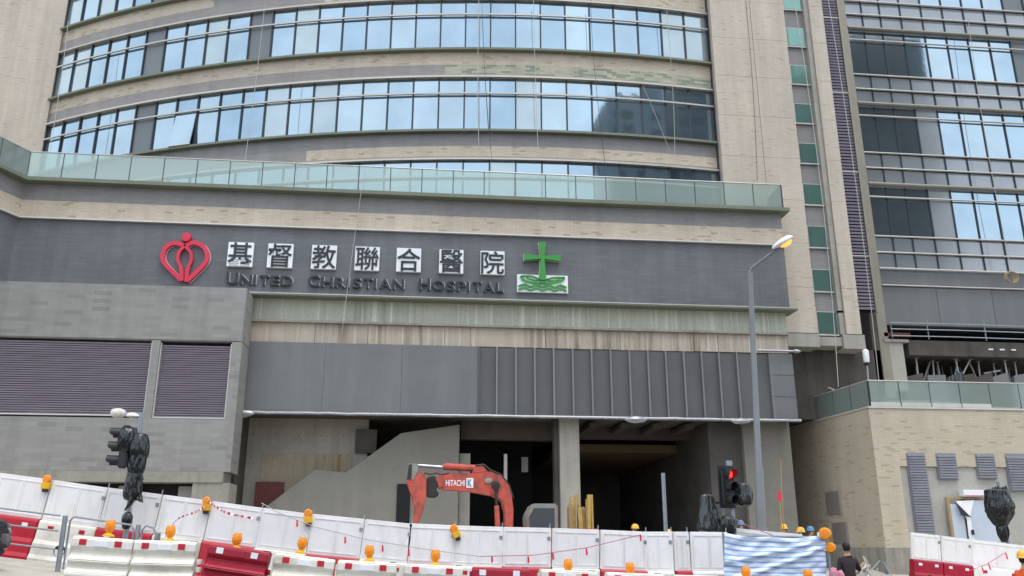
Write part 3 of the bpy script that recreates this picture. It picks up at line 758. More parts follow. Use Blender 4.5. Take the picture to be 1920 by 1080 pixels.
box('frame', 22.08, 24.3, 34.87, 34.98, 3.5, 3.58, 'timber', dr)
link('torn_sheet', MB().add([(22.45,34.82,3.42),(23.25,34.78,3.46),(22.95,34.74,2.8),(22.98,34.72,1.6),(22.75,34.76,1.6),(22.8,34.78,2.7)], [(0,1,2),(0,2,5),(5,2,3,4)]).mesh('torn_sheet', 'white_ref'), dr)
link('torn_flap', MB().add([(22.4,34.78,3.4),(22.52,34.7,2.85),(22.95,34.68,2.75)], [(0,1,2)]).mesh('torn_flap', 'black'), dr)
box('latch', 22.86, 22.97, 34.66, 34.7, 2.05, 2.25, 'black', dr)
sb = thing('sign_box', 'small pink and white box sign above the pale doors', 'sign', (23.25, 34.9, 3.6))
box('case', 22.8, 23.75, 34.72, 35.085, 3.6, 3.88, 'sign_white', sb, .02)
box('red_strip', 22.82, 23.73, 34.70, 34.719, 3.61, 3.66, 'shirt_pink', sb)
bb = thing('glass_balustrade', 'short green glass balustrade on top of the tan block', 'balustrade', (23, 35, 7.4))
balustrade(bb, (19.3, 35.02, 0), (37.5, 35.02, 0), 7.4, 8.53, 13)
balustrade(bb, (18.65, 42.0, 0), (19.3, 35.02, 0), 7.4, 8.53, 5)
for i in range(4): box('shoe', 19.32+i*1.4, 19.32+(i+1)*1.4-.05, 34.97, 35.0, 7.41, 7.58, 'trim', bb)
link('ramp_rail', MB().tube([at(1500, 732, 40.5), at(1533, 719, 40), at(1563, 731, 39)], .05, 8).mesh('ramp_rail', 'trim', True), bb)
cc = thing('security_camera', 'white security camera on a thin grey post behind the block balustrade', 'camera', (21.6, 38.3, 8.5))
a, b = at(1628, 716, 38), at(1625, 680, 38)
link('post', MB().tube([a, b], .045, 8).mesh('post', 'galv', True), cc)
link('housing', MB().lathe([(.05, -.25), (.13, -.2), (.15, 0), (.15, .35), (.1, .42), (.02, .45)], 12, (b.x, b.y, b.z+.22)).mesh('housing', 'white_pl', True), cc)
link('lens_dome', MB().lathe([(.02, -.14), (.08, -.1), (.12, 0)], 12, (b.x, b.y, b.z-.03)).mesh('lens_dome', 'black', True), cc)

# ------------------------------------------------------------------ sign on the fascia
def text_mesh(body, size, ext, mat, bold=0):
    cu = bpy.data.curves.new('lettering', 'FONT'); cu.body = body; cu.size = size; cu.extrude = ext; cu.offset = bold
    cu.resolution_u = 3
    o = bpy.data.objects.new('lettering', cu); C.objects.link(o)
    dg = bpy.context.evaluated_depsgraph_get(); dg.update()
    me = bpy.data.meshes.new_from_object(o.evaluated_get(dg))
    bpy.data.objects.remove(o); bpy.data.curves.remove(cu)
    me.materials.clear(); me.materials.append(M[mat])
    return me
def fit(me, x0, x1, z0, z1, y):
    """stand a flat lettering mesh upright inside a rectangle of the wall"""
    xs, ys = [q.co.x for q in me.vertices], [q.co.y for q in me.vertices]
    ax, bx, ay_, by = min(xs), max(xs), min(ys), max(ys)
    for q in me.vertices:
        X, Yy, Z = q.co
        q.co = (x0+(X-ax)/(bx-ax)*(x1-x0), y-Z, z0+(Yy-ay_)/(by-ay_)*(z1-z0))
    return me
FY = 37.0
cs = thing('chinese_name_sign', 'row of seven white plates with black Chinese characters on the dark fascia', 'sign', (-2.6, FY, 13.4))
for ch, xc in zip('基督教聯合醫院', (-8.23, -6.50, -4.58, -2.67, -.81, 1.11, 2.99)):
    pl = box('plate', xc-.55, xc+.55, FY-.16, FY-.004, 13.42, 14.55, 'sign_white', cs, .01)
    me = fit(text_mesh(ch, 1, .016, 'sign_black', .009), xc-.52, xc+.52, 13.44, 14.53, FY-.178)
    link('character', me, pl)
es = thing('english_name_sign', 'raised dark letters spelling UNITED CHRISTIAN HOSPITAL under the Chinese plates', 'sign', (-2.6, FY, 12.6))
def word(w, x0, x1):
    adv = {'I': .42, 'T': .85, 'S': .8, 'L': .75, 'P': .85, 'E': .8, 'N': 1.05, 'O': 1.15, 'H': 1.05, 'A': 1.02, 'D': 1.05, 'U': 1.02, 'C': 1.0, 'R': .95}
    tot = sum(adv[c] for c in w); k = (x1-x0)/(tot-.15); x = x0
    for i, c in enumerate(w):
        ww = adv[c]*k-.15*k; hh = .54 if i == 0 else .46
        me = fit(text_mesh(c, 1, .045, 'sign_black', .02), x, x+ww if c != 'I' else x+.09, 12.60, 12.60+hh, FY-.10)
        link('letter', me, es)
        # pale returns of the built-up letters
        m2 = me.copy(); m2.materials.clear(); m2.materials.append(M['sign_edge'])
        link('letter_edge', m2, es, True, (.035, .085, .02))
        x += adv[c]*k
word('UNITED', -8.73, -5.88); word('CHRISTIAN', -5.21, -.98); word('HOSPITAL', -.33, 3.49)
# heart emblem
def ribbon(pts, w, closed=False):
    """flat band of width w along a line; returns polygons as quads"""
    n = len(pts); P = [Vector((p[0], 0, p[1])) for p in pts]; L, Rr = [], []
    for i, p in enumerate(P):
        a = P[(i-1) % n] if closed or i else p; b = P[(i+1) % n] if closed or i < n-1 else p
        d = (b-a).normalized(); nn = Vector((-d.z, 0, d.x)); ww = w[i] if isinstance(w, list) else w
        L.append(p+nn*ww/2); Rr.append(p-nn*ww/2)
    return L, Rr
def band(mbd, pts, w, y0, y1, closed=False):
    L, Rr = ribbon(pts, w, closed); n = len(pts); k = len(mbd.v)
    for a, b in zip(L, Rr):
        mbd.v += [(a.x, y0, a.z), (b.x, y0, b.z), (b.x, y1, b.z), (a.x, y1, a.z)]
    m = n if closed else n-1
    for i in range(m):
        j = (i+1) % n
        for q in range(4): mbd.f.append((k+i*4+q, k+i*4+(q+1) % 4, k+j*4+(q+1) % 4, k+j*4+q))
    if not closed: mbd.f += [(k+3, k+2, k+1, k), tuple(k+(n-1)*4+q for q in range(4))]
def smoothline(pts, n=5):
    out = []
    for i in range(len(pts)-1):
        p0, p1, p2, p3 = pts[max(i-1, 0)], pts[i], pts[i+1], pts[min(i+2, len(pts)-1)]
        for k in range(n):
            t_ = k/n
            out.append(tuple(.5*(2*p1[c_]+(p2[c_]-p0[c_])*t_+(2*p0[c_]-5*p1[c_]+4*p2[c_]-p3[c_])*t_*t_+(3*p1[c_]-p0[c_]-3*p2[c_]+p3[c_])*t_**3) for c_ in (0, 1)))
    return out+[pts[-1]]
hs = thing('heart_emblem', 'red heart emblem with a figure inside at the left of the sign', 'sign', (-10.63, FY, 12.64))
hc = -10.63
def hp(px, py): p = at(px, py, FY-.12); return (p.x, p.z)
mbd = MB()
left = smoothline([hp(347, 463), hp(336, 457), hp(322, 457), hp(310, 466), hp(305, 480), hp(309, 494), hp(325, 511), hp(340, 526)], 5)
right = smoothline([hp(347, 463), hp(359, 456), hp(372, 457), hp(384, 466), hp(389, 480), hp(384, 494), hp(368, 511), hp(350, 528)], 5)
for pp in (left, right):
    mk = MB(); band(mk, pp, .185, FY-.17, FY-.02); link('heart_outline', mk.mesh('heart_outline', 'sign_red'), hs)
    mk = MB(); band(mk, [(a+.035, b-.01) for a, b in pp], .2, FY-.019, FY-.003); link('heart_return', mk.mesh('heart_return', 'sign_edge'), hs)
for pp, ww in (([hp(345, 463), hp(336, 474), hp(334, 488), hp(339, 500), hp(341, 512), hp(341, 527)], [.13]*16+[.17]*10), ([hp(348, 463), hp(358, 474), hp(359, 488), hp(354, 500), hp(351, 512), hp(350, 529)], [.13]*16+[.17]*10)):
    mk = MB(); band(mk, smoothline(pp, 5), ww, FY-.185, FY-.02); link('figure', mk.mesh('figure', 'sign_red'), hs)
p = hp(350, 446); mk = MB().lathe([(.01, FY-.25), (.19, FY-.24), (.215, FY-.2), (.215, FY-.02)], 20, (p[0], 0, p[1]), 'y'); link('head_disc', mk.mesh('head_disc', 'sign_red', True), hs)
# cross over a boat on waves
xs2 = thing('cross_boat_emblem', 'green cross above a boat and waves on a white plate beside the sign', 'sign', (5.27, FY, 12.63))
box('plate', 4.12, 6.46, FY-.14, FY-.004, 12.64, 13.48, 'sign_white', xs2, .01)
X0 = 5.28
crossp = [(-.15, 15.03), (.17, 15.03), (.085, 14.36), (.84, 14.44), (.84, 14.12), (.085, 14.21), (.16, 13.2), (-.15, 13.2), (-.085, 14.21), (-.84, 14.12), (-.84, 14.44), (-.085, 14.36)]
link('cross', MB().prism([(X0+a, b) for a, b in crossp], 'y', FY-.3, FY-.145).mesh('cross', 'sign_green'), xs2)
link('cross_return', MB().prism([(X0+a-.03, b+.01) for a, b in crossp], 'y', FY-.143, FY-.01).mesh('cross_return', 'sign_edge'), xs2)
def gband(nm, pts, w):
    mk = MB(); band(mk, smoothline([(X0+a, b) for a, b in pts], 5), w, FY-.2, FY-.141); link(nm, mk.mesh(nm, 'sign_green'), xs2)
gband('boat_hull', [(-1.0, 13.38), (-.86, 13.2), (-.5, 13.1), (0, 13.08), (.5, 13.12), (.86, 13.22), (1.02, 13.38)], .10)
gband('boat_rim', [(-1.0, 13.38), (-.5, 13.4), (0, 13.22), (.5, 13.36), (1.02, 13.38)], .07)
gband('boat_rim', [(-.75, 13.32), (-.3, 13.2), (0, 13.3), (.4, 13.2), (.8, 13.28)], .05)
for z in (12.94, 12.78):
    gband('wave', [(-1.1+i*.275, z+(.055 if i % 2 else -.045)) for i in range(9)], .09)

# ------------------------------------------------------------------ ropes on the front
ropes = [
 ('pale rope hanging down the bowed glass left of the middle', 'rope', [(498,-5,37.9),(480,150,38),(459,303,37.6)], .014),
 ('pale rope hanging straight down the middle of the bowed glass', 'rope', [(898,-5,37.9),(896,150,37.9),(898,280,38)], .016),
 ('pale rope right of the middle rope on the bowed glass', 'rope', [(1000,-5,37.9),(1004,150,37.9),(1009,283,38)], .014),
 ('dark cable pair strand just right of the middle rope', 'rope_dark', [(903,-5,37.7),(910,150,37.8),(922,300,37.8)], .011),
 ('slanting dark cable across the upper right of the bowed glass', 'rope_dark', [(1108,-5,37.7),(1114,120,37.8),(1135,312,37.8)], .012),
 ('pale rope near the right end of the bowed glass', 'rope', [(1250,20,37.8),(1262,180,37.8),(1265,298,37.8)], .013),
 ('slanting pale rope over the dark panes at the right end', 'rope', [(1205,160,37.8),(1235,230,37.8),(1258,290,37.8)], .011),
 ('pale rope at the left end of the bowed glass', 'rope', [(128,40,43.5),(110,180,43.5),(84,338,43.5)], .015),
 ('pale rope hanging in front of the sign fascia beside the fourth plate', 'rope', [(684,318,36.4),(664,450,36.4),(641,625,36.4)], .012),
 ('pale rope hanging over the strip of green windows', 'rope', [(1488,-5,37.8),(1538,340,37.8),(1572,725,37.9)], .02),
 ('pale rope hanging over the louvred riser', 'rope', [(1553,0,37.6),(1604,340,37.8),(1648,715,38)], .02),
 ('dark cable down the beige panels left of the green windows', 'rope_dark', [(1398,0,38.1),(1412,170,38.1),(1420,338,38.1)], .013),
 ('thin pale rope hanging over the curtain wall', 'rope', [(1815,30,39.3),(1848,260,39.3),(1900,525,39.3)], .014),
]
for lab, mat, pts, r in ropes:
    P3 = [at(*p) for p in pts]
    fine = [P3[0]*(1-t_)**2+(P3[1]*2-(P3[0]+P3[2])*.5)*(2*t_*(1-t_))+P3[2]*t_**2 for t_ in [i/14 for i in range(15)]]
    o = link('rope', MB().tube(fine, r, 5).mesh('rope', mat, True)); tag(o, lab, 'rope', 'ropes hanging on the facades')
mk = MB()
for k in range(3):
    c0 = at(1893+k*2, 520, 39.2)
    mk.tube([(c0.x+.28*math.cos(a_*.42)*(1+.1*k), c0.y-.03*k, c0.z+.30*math.sin(a_*.42)) for a_ in range(16)], .025, 6)
tag(link('rope_coil', mk.mesh('rope_coil', 'timber', True)), 'small coil of tan rope hanging on the curtain wall ledge', 'rope')

# ------------------------------------------------------------------ street lamp (lit)
lp = thing('street_lamp', 'tall grey street lamp with lit orange lantern before the podium', 'street lamp', (9.45, 24, ground(9.45, 24)))
b0 = at(1425, 1005, 24); top = at(1406, 512, 24); top.y = 24
base = Vector((b0.x-.02, 24, ground(9.45, 24)-.05)); k1 = base.lerp(top, .38); k2 = base.lerp(top, .39)
link('pole', MB().tube([base, k1, k2, top], [.14, .125, .095, .075], 16).mesh('pole', 'lamp_grey', True), lp)
tip = at(1452, 471, 23.7)
link('arm', MB().tube([top-Vector((0, 0, .15)), top, top+Vector((.06, -.02, .16)), tip, tip+(tip-top)*.18], [.07, .06, .05, .04, .04], 12).mesh('arm', 'lamp_grey', True), lp)
lc = at(1468, 455, 23.5)
d = (at(1488, 447, 23.4)-at(1450, 468, 23.6)).normalized()
def lantern(z_lo, z_hi, prof, mat, nm, parent):
    mk = MB(); side = Vector((0, 1, 0)); upv = d.cross(side)*-1
    if upv.z < 0: upv = -upv
    n = 16; k = 0; rows = []
    for (s_, r) in prof:
        for j in range(n):
            a_ = 2*math.pi*j/n; h = math.sin(a_)
            mk.v.append(tuple(lc+d*s_+side*(r*1.05*math.cos(a_))+upv*(r*(h*(z_hi if h > 0 else z_lo)))))
    m = len(prof)
    for i in range(m-1):
        for j in range(n): mk.f.append((i*n+j, i*n+(j+1) % n, (i+1)*n+(j+1) % n, (i+1)*n+j))
    mk.f += [tuple(range(n)), tuple((m-1)*n+j for j in range(n-1, -1, -1))]
    return link(nm, mk.mesh(nm, mat, True), parent)
lan = lantern(.42, .75, [(-.36, .03), (-.32, .09), (-.18, .15), (0, .19), (.18, .19), (.27, .14), (.30, .03)], 'white_pl', 'lantern', lp)
lantern(.85, .1, [(-.10, .02), (-.06, .11), (.06, .155), (.18, .15), (.24, .09), (.26, .02)], 'sodium', 'lamp_lens', lan).location = (0, 0, -.035)

# ------------------------------------------------------------------ hoarding: tall white panels on water barriers
def prof_extrude(prof, x0, x1, mk):
    return mk.prism(prof, 'x', x0, x1)
HY = 20.0
seams = [at(px, 950, HY).x for px in (-30, 72, 180, 285, 378, 475, 572, 672, 762, 850, 940, 1030, 1118, 1205, 1257, 1289, 1357)]
tops = dict(zip(range(17), [at(px, py, HY).z for px, py in ((-30, 884), (72, 897), (180, 912), (285, 925), (378, 937), (475, 950), (572, 962), (672, 972), (762, 981), (850, 985), (940, 988), (1030, 990), (1118, 993), (1205, 997), (1257, 997), (1289, 997), (1357, 998))]))
base_col = 'red_pl white_pl2 red_pl white_pl2 red_pl white_pl2 red_pl white_pl2 red_pl white_pl2 red_pl white_pl2 red_pl white_pl red_pl white_pl'.split()
bprof = [(-.24, 0), (.24, 0), (.24, .12), (.20, .2), (.19, .42), (.15, .5), (.14, .86), (.11, .9), (-.11, .9), (-.14, .86), (-.15, .5), (-.19, .42), (-.20, .2), (-.24, .12)]
def hoarding(x0, x1, z0, z1, Y, bcol, label, group, fold=0, panel_h=.86):
    """z0/z1: height of the panel top at its two ends"""
    xm = (x0+x1)/2; L = math.hypot(x1-x0, z1-z0); sl = math.atan2(z1-z0, x1-x0)
    g = (z0+z1)/2-1.76
    o = thing('hoarding_unit', label, 'hoarding', (xm, Y, g), (0, -sl, R(fold)), group)
    h = L/2-.007
    zt = 1.76*math.cos(sl)
    mk = MB(); prof_extrude(bprof, -h, h, mk)
    bs = link('base_barrier', mk.mesh('base_barrier', bcol, bevel=.012), o, False)
    for sx in (-h*.55, h*.55):
        link('filler_cap', MB().box(sx-.06, sx+.06, -.155, -.143, .72, .80).mesh('filler_cap', 'white_ref' if bcol.startswith('red') else 'red_ref'), bs, False)
    link('recess_shade', MB().lathe([(.09, -.193), (.12, -.2), (.125, -.18)], 14, (0, 0, .33), 'y').mesh('recess_shade', 'black', True), bs, False)  # black disc, the hollow's shade put into its colour
    link('panel', MB().box(-h, h, -.05, .05, .9, zt).mesh('panel', 'white_pl', bevel=.012), o, False)
    # raised rim and mid rib of the blow-moulded panel
    mk = MB()
    mk.box(-h+.05, h-.05, -.062, -.051, zt-.10, zt-.07); mk.box(-h+.05, h-.05, -.062, -.051, .96, .99)
    for sx in (-h+.05, -.03, .01, h-.08): mk.box(sx, sx+.03, -.062, -.051, .992, zt-.102)
    link('panel_rib', mk.mesh('panel_rib', 'white_pl', bevel=.004), o, False)
    link('peg', MB().tube([(h-.02, .0, zt-.1), (h-.02, .0, zt+.1)], .014, 6).mesh('peg', 'galv', True), o, False)
    link('joint_slot', MB().box(h-.085, h-.015, -.068, -.05, zt-.27, zt-.19).mesh('joint_slot', 'galv'), o, False)
    return o
for i in range(16):
    if i == 0: lab = 'white hoarding panel on red barrier cut by the left edge'
    else: lab = 'white hoarding panel on %s barrier base, %s from the left' % ('red' if base_col[i].startswith('red') else 'white', ORD[i])
    hoarding(seams[i], seams[i+1], tops[i], tops[i+1], HY, base_col[i], lab, 'hoarding along the site', fold=(0 if i < 13 else (-10, 12, -8)[i-13]))
# panel set back behind the tarpaulin
q0, q1 = at(1362, 990, 22.5), at(1495, 1001, 22.5)
hoarding(q0.x, (q0.x+q1.x)/2, q0.z+.02, (q0.z+q1.z)/2, 22.5, 'white_pl2', 'white hoarding panel behind the striped tarpaulin, by the lamp post', 'hoarding behind the tarpaulin')
hoarding((q0.x+q1.x)/2, q1.x, (q0.z+q1.z)/2, q1.z, 22.5, 'white_pl2', 'white hoarding panel behind the striped tarpaulin, towards the workers', 'hoarding behind the tarpaulin')
rs = [at(px, py, 28.0) for px, py in ((1697, 997), (1752, 1003), (1808, 1010), (1903, 1021), (1990, 1031))]
for i in range(4):
    hoarding(rs[i].x, rs[i+1].x, rs[i].z, rs[i+1].z, 28, 'red_pl2' if i < 2 else 'white_pl', 'white hoarding panel before the tan block, %s from the left there' % ORD[i], 'hoarding by the tan block')

# ------------------------------------------------------------------ front row of low water barriers
def front_barrier(xc, Y, g, slope, col, label, rz=0):
    o = thing('water_barrier', label, 'barrier', (xc, Y, g), (0, slope, R(rz)), 'front row of water barriers')
    h = .525
    half = [(.21, .32), (.21, .38), (.18, .42), (.11, .46), (.11, .50), (.17, .53), (.195, .57), (.17, .61), (.10, .655), (.095, .70), (.13, .74), (.15, .78), (.15, .90), (.12, .93)]
    up = half+[(-a_, b_) for a_, b_ in reversed(half)]
    mk = MB(); prof_extrude(up, -h+.045, h-.045, mk)
    link('body', mk.mesh('body', col, bevel=.014), o, False)
    mk = MB()
    mk.prism([(-.27, 0), (.27, 0), (.27, .14), (.25, .16), (-.25, .16), (-.27, .14)], 'x', -h, h)
    for a, b in ((-h, -.30), (-.16, .16), (.30, h)): mk.prism([(-.25, .161), (.25, .161), (.21, .319), (-.21, .319)], 'x', a, b)
    link('foot', mk.mesh('foot', col, bevel=.01), o, False)
    link('end_post', MB().box(-h+.01, -h+.044, -.09, .09, .33, .86).mesh('end_post', col, bevel=.01), o, False)
    ref = ('red_ref', 'white_ref') if not col.startswith('red') else ('white_ref', 'white_ref')
    for i, sx in enumerate((-.30, .26)):
        link('reflector', MB().box(sx-.055, sx+.055, -.162, -.147, .80, .89).mesh('reflector', ref[0]), o, False)
    link('notice', MB().box(-.11, .11, -.161, -.147, .79, .87).mesh('notice', 'white_ref' if not col.startswith('red') else col), o, False)
    for sz in (.5, .62):
        link('hinge_lug', MB().lathe([(.05, sz-.04), (.055, sz), (.05, sz+.04)], 10, (h+.01, 0, 0)).mesh('hinge_lug', col, True), o, False)
    link('top_slot', MB().box(.36, .46, -.05, .05, .925, .94).mesh('top_slot', 'black'), o, False)
    return o
fcol = ['white_pl2', 'white_pl2', 'red_pl2', 'white_pl2', 'white_pl2', 'white_pl2', 'red_pl2', 'white_pl2', 'white_pl2', 'white_pl2', 'white_pl2', 'white_pl2']
ftop = [(135, 1004), (250, 1012), (372, 1016), (503, 1036), (622, 1049), (746, 1056), (872, 1062), (998, 1066), (1122, 1072), (1246, 1077), (1370, 1081), (1494, 1085), (1616, 1088)]
FYY = 15.0
for i in range(12):
    a, b = at(*ftop[i], FYY), at(*ftop[i+1], FYY)
    cname = 'dark red' if fcol[i].startswith('red') else 'off-white'
    front_barrier((a.x+b.x)/2, FYY, (a.z+b.z)/2-.93, math.atan2(a.z-b.z, b.x-a.x), fcol[i], 'low %s water barrier in the front row, %s from the left' % (cname, ORD[i]), (-3, 2, -2, 3, 0, -2)[i % 6])

# warning lamps ------------------------------------------------------
def goblet_lamp(p, label, k=1., tilt=(0, 0)):
    o = thing('warning_lamp', label, 'warning lamp', p, (tilt[0], tilt[1], 0), 'amber lamps on the front barriers')
    link('foot', MB().lathe([(.10*k, 0), (.10*k, .025*k), (.05*k, .05*k), (.04*k, .07*k)], 14).mesh('foot', 'yellow', True), o, False)
    link('lens', MB().lathe([(.035*k, .065*k), (.06*k, .09*k), (.088*k, .15*k), (.085*k, .21*k), (.07*k, .265*k), (.062*k, .28*k), (.02*k, .282*k)], 16).mesh('lens', 'amber', True), o, False)
    return o
gl_px = [(203, 1006), (318, 1016), (442, 1030), (563, 1038), (692, 1053), (816, 1061), (1065, 1078), (1183, 1085)]
for i, (px, py) in enumerate(gl_px):
    p = at(px, py, FYY); goblet_lamp((p.x, p.y, p.z-.0), 'amber goblet lamp on the front row, %s from the left' % ORD[i], .92, (0, R((3, -2, 2, 8, -1, 0, 2, -2)[i])))
for i, (px, py) in enumerate([(1400, 1092), (1517, 1097)]):
    p = at(px, py, FYY); goblet_lamp((p.x, p.y, p.z), 'amber goblet lamp before the striped tarpaulin, %s' % ('left of the two' if i == 0 else 'right of the two'), .92)
def box_lamp(p, label, tilt=0, k=1.):
    o = thing('warning_lamp', label, 'warning lamp', p, (0, tilt, 0), 'amber lamps on the hoarding')
    link('clamp', MB().box(-.05*k, .05*k, -.04*k, .04*k, -.06*k, .0).mesh('clamp', 'black'), o, False)
    link('battery_case', MB().box(-.085*k, .085*k, -.06*k, .06*k, .001, .14*k).mesh('battery_case', 'yellow', bevel=.012), o, False)
    link('lens', MB().lathe([(.02, -.05*k), (.07*k, -.048*k), (.088*k, -.03*k), (.088*k, .03*k), (.07*k, .048*k), (.02, .05*k)], 16, (0, 0, .215*k), 'y').mesh('lens', 'amber', True), o, False)
    return o
for i, (px, py, tl) in enumerate(((85, 917, 2), (386, 958, 0), (578, 981, -4), (858, 1008, -24))):
    p = at(px, py, HY-.1)
    box_lamp(p, ('amber box lamp on the hoarding left of the bagged signal', 'amber box lamp on the hoarding holding the red white tape', 'amber box lamp on the hoarding left of the excavator', 'tilted amber box lamp on the hoarding below the excavator')[i], R(tl))
# ------------------------------------------------------------------ tarpaulin
def tarp():
    me = bpy.data.meshes.new('striped_tarpaulin'); nu, nv = 60, 34
    A, B, Cc, D = at(1358, 999, 18.6), at(1546, 1004, 18.9), at(1552, 1100, 18.9), at(1357, 1100, 18.6)
    v, f, uv = [], [], []
    for j in range(nv+1):
        for i in range(nu+1):
            u, w = i/nu, j/nv
            p = (A*(1-u)+B*u)*(1-w)+(D*(1-u)+Cc*u)*w
            sag = .05*math.sin(math.pi*u)*(1-w)
            diag = noise.noise((u*3+w*2.2, (w-u*.8)*6, 3))*.05+noise.noise((u*4-w, (w+u*1.3)*6, 8))*.03-.03*abs(noise.noise((u*2, (w+u*1.6)*7, 5)))
            fold = .06*math.exp(-((w-(.95-.75*u))/.05)**2)+.05*math.exp(-((w-(.55-.5*u))/.04)**2)
            v.append((p.x, p.y-diag-fold, p.z-sag-.03*abs(math.sin(u*7))*(1-w)))
            uv.append((u, w+diag*.12+fold*.25+.12*max(0, .45-u)*(1-w)+.05*u*(1-w)))
    for j in range(nv):
        for i in range(nu): f.append((j*(nu+1)+i, j*(nu+1)+i+1, (j+1)*(nu+1)+i+1, (j+1)*(nu+1)+i))
    me.from_pydata(v, [], f); ul = me.uv_layers.new()
    for lo in me.loops: ul.data[lo.index].uv = uv[lo.vertex_index]
    for p in me.polygons: p.use_smooth = True
    me.materials.append(M['tarp'])
    o = link('striped_tarpaulin', me); tag(o, 'blue and white striped tarpaulin stretched along the barrier', 'tarpaulin')
    sm = o.modifiers.new('thickness', 'SOLIDIFY'); sm.thickness = .006
    return o
tarp()
tf = thing('tarpaulin_frame', 'grey steel post and rail holding the striped tarpaulin', 'frame', (8, 18.95, .1))
for px in (1356, 1550):
    p = at(px, 1000, 18.97); link('post', MB().tube([(p.x, 18.98, ground(p.x, 19)-.05), (p.x, 18.98, p.z+.02)], .03, 8).mesh('post', 'galv', True), tf)
a, b = at(1356, 1004, 18.97), at(1550, 1008, 18.97); link('rail', MB().tube([(a.x, 18.98, a.z), (b.x, 18.98, b.z)], .025, 8).mesh('rail', 'galv', True), tf)
def round_lamp(p, label, k):
    o = thing('warning_lamp', label, 'warning lamp', p, (0, 0, R(-25)), 'round amber lamps on the tarpaulin end')
    link('lens', MB().lathe([(.02, -.07), (.1*k, -.06), (.125*k, -.02), (.125*k, .03), (.1*k, .06), (.02, .07)], 18, (0, 0, 0), 'y').mesh('lens', 'amber', True), o, False)
    link('bracket', MB().box(-.16*k, -.09*k, -.03, .03, -.07, .03).mesh('bracket', 'sign_white', bevel=.008), o, False)
    link('visor', MB().lathe([(.127*k, -.02), (.132*k, .0), (.127*k, .035)], 18, (0, 0, 0), 'y').mesh('visor', 'yellow', True), o, False)
round_lamp(at(1547, 1001, 18.8), 'upper round amber lamp at the right end of the tarpaulin', 1.05)
round_lamp(at(1557, 1027, 18.85), 'lower round amber lamp at the right end of the tarpaulin', .9)

# ------------------------------------------------------------------ tapes and strings
def tape(name, pts, w, label, mats=('tape_red', 'white_ref'), seg=22):
    o = thing(name, label, 'tape', pts[0])
    fine = []
    for i in range(len(pts)-1):
        for k in range(seg):
            t_ = k/seg; p0, p1, p2, p3 = pts[max(i-1, 0)], pts[i], pts[i+1], pts[min(i+2, len(pts)-1)]
            fine.append(.5*(2*p1+(p2-p0)*t_+(2*p0-5*p1+4*p2-p3)*t_*t_+(3*p1-p0-3*p2+p3)*t_**3))
    fine.append(pts[-1]); grp = [MB(), MB()]
    for i in range(len(fine)-1):
        a, b = fine[i], fine[i+1]; k = (i//3) % 2
        tw = lambda j: Vector((0, .4*w*math.sin(j*.7), w*(.75+.25*math.cos(j*.7))))
        grp[k].add([a-tw(i)/2, b-tw(i+1)/2, b+tw(i+1)/2, a+tw(i)/2, a-tw(i)/2+Vector((0, .004, 0)), b-tw(i+1)/2+Vector((0, .004, 0)), b+tw(i+1)/2+Vector((0, .004, 0)), a+tw(i)/2+Vector((0, .004, 0))],
                   [(0,1,2,3),(7,6,5,4),(0,4,5,1),(3,2,6,7)])
    for k in (0, 1): link(('red_stripes', 'white_stripes')[k], grp[k].mesh('stripes', mats[k]), o)['kind'] = 'stuff'
tape('barrier_tape', [at(388, 936, 19.8), at(405, 951, 19.78), at(430, 963, 19.76), at(474, 972, 19.8)], .055, 'red and white tape draped from the box lamp to the right')
tape('barrier_tape', [at(385, 950, 19.8), at(364, 961, 19.7), at(335, 972, 19), at(318, 992, 17.5), at(310, 1008, 15.3)], .05, 'red and white tape drooping from the box lamp to the front barrier')
st = thing('warning_string', 'thin string with red tassels sagging along the white hoarding', 'string', at(490, 948, 19.8))
sp_ = [(490, 943), (520, 960), (590, 988), (690, 1012), (800, 1030), (900, 1043), (1000, 1041), (1100, 1027), (1200, 1003)]
P3 = [at(px, py, 19.78-.02*i) for i, (px, py) in enumerate(sp_)]
link('line', MB().tube(P3[:6], .009, 5).mesh('line', 'rope', True), st); link('line', MB().tube(P3[5:], .009, 5).mesh('line', 'rope_pink', True), st)
for px, py in ((557, 975), (647, 1006), (717, 1022), (766, 1030), (922, 1042), (990, 1043), (1036, 1037), (1099, 1028), (1200, 1002)):
    a = at(px, py, 19.72)
    link('tassel', MB().add([a+Vector((-.015, 0, 0)), a+Vector((.02, -.01, 0)), a+Vector((.035, -.015, -.13)), a+Vector((-.01, -.02, -.16)), a+Vector((0, .012, -.07))], [(0, 1, 2, 3), (0, 4, 1), (1, 4, 2), (2, 4, 3), (3, 4, 0)]).mesh('tassel', 'tape_red'), st)
s2 = thing('warning_string', 'pink string with red tassels on the hoarding before the tan block', 'string', at(1812, 1072, 27.7))
link('line', MB().tube([at(1815, 1071, 27.7), at(1850, 1058, 27.7), at(1885, 1036, 27.7)], .011, 5).mesh('line', 'rope_pink', True), s2)
for px, py in ((1840, 1063), (1852, 1056), (1884, 1036)):
    a = at(px, py, 27.66)
    link('tassel', MB().add([a, a+Vector((.04, -.01, 0)), a+Vector((.08, -.015, -.2)), a+Vector((.02, -.02, -.22)), a+Vector((.03, .02, -.1))], [(0, 1, 2, 3), (0, 4, 1), (1, 4, 2), (2, 4, 3), (3, 4, 0)]).mesh('tassel', 'tape_red'), s2)
s3 = link('string', MB().tube([at(1366, 966, 21.9), at(1400, 985, 21.5), at(1460, 1008, 19.2)], .010, 5).mesh('string', 'rope_pink', True)); tag(s3, 'pink string from the red signal pole down to the tarpaulin', 'string')

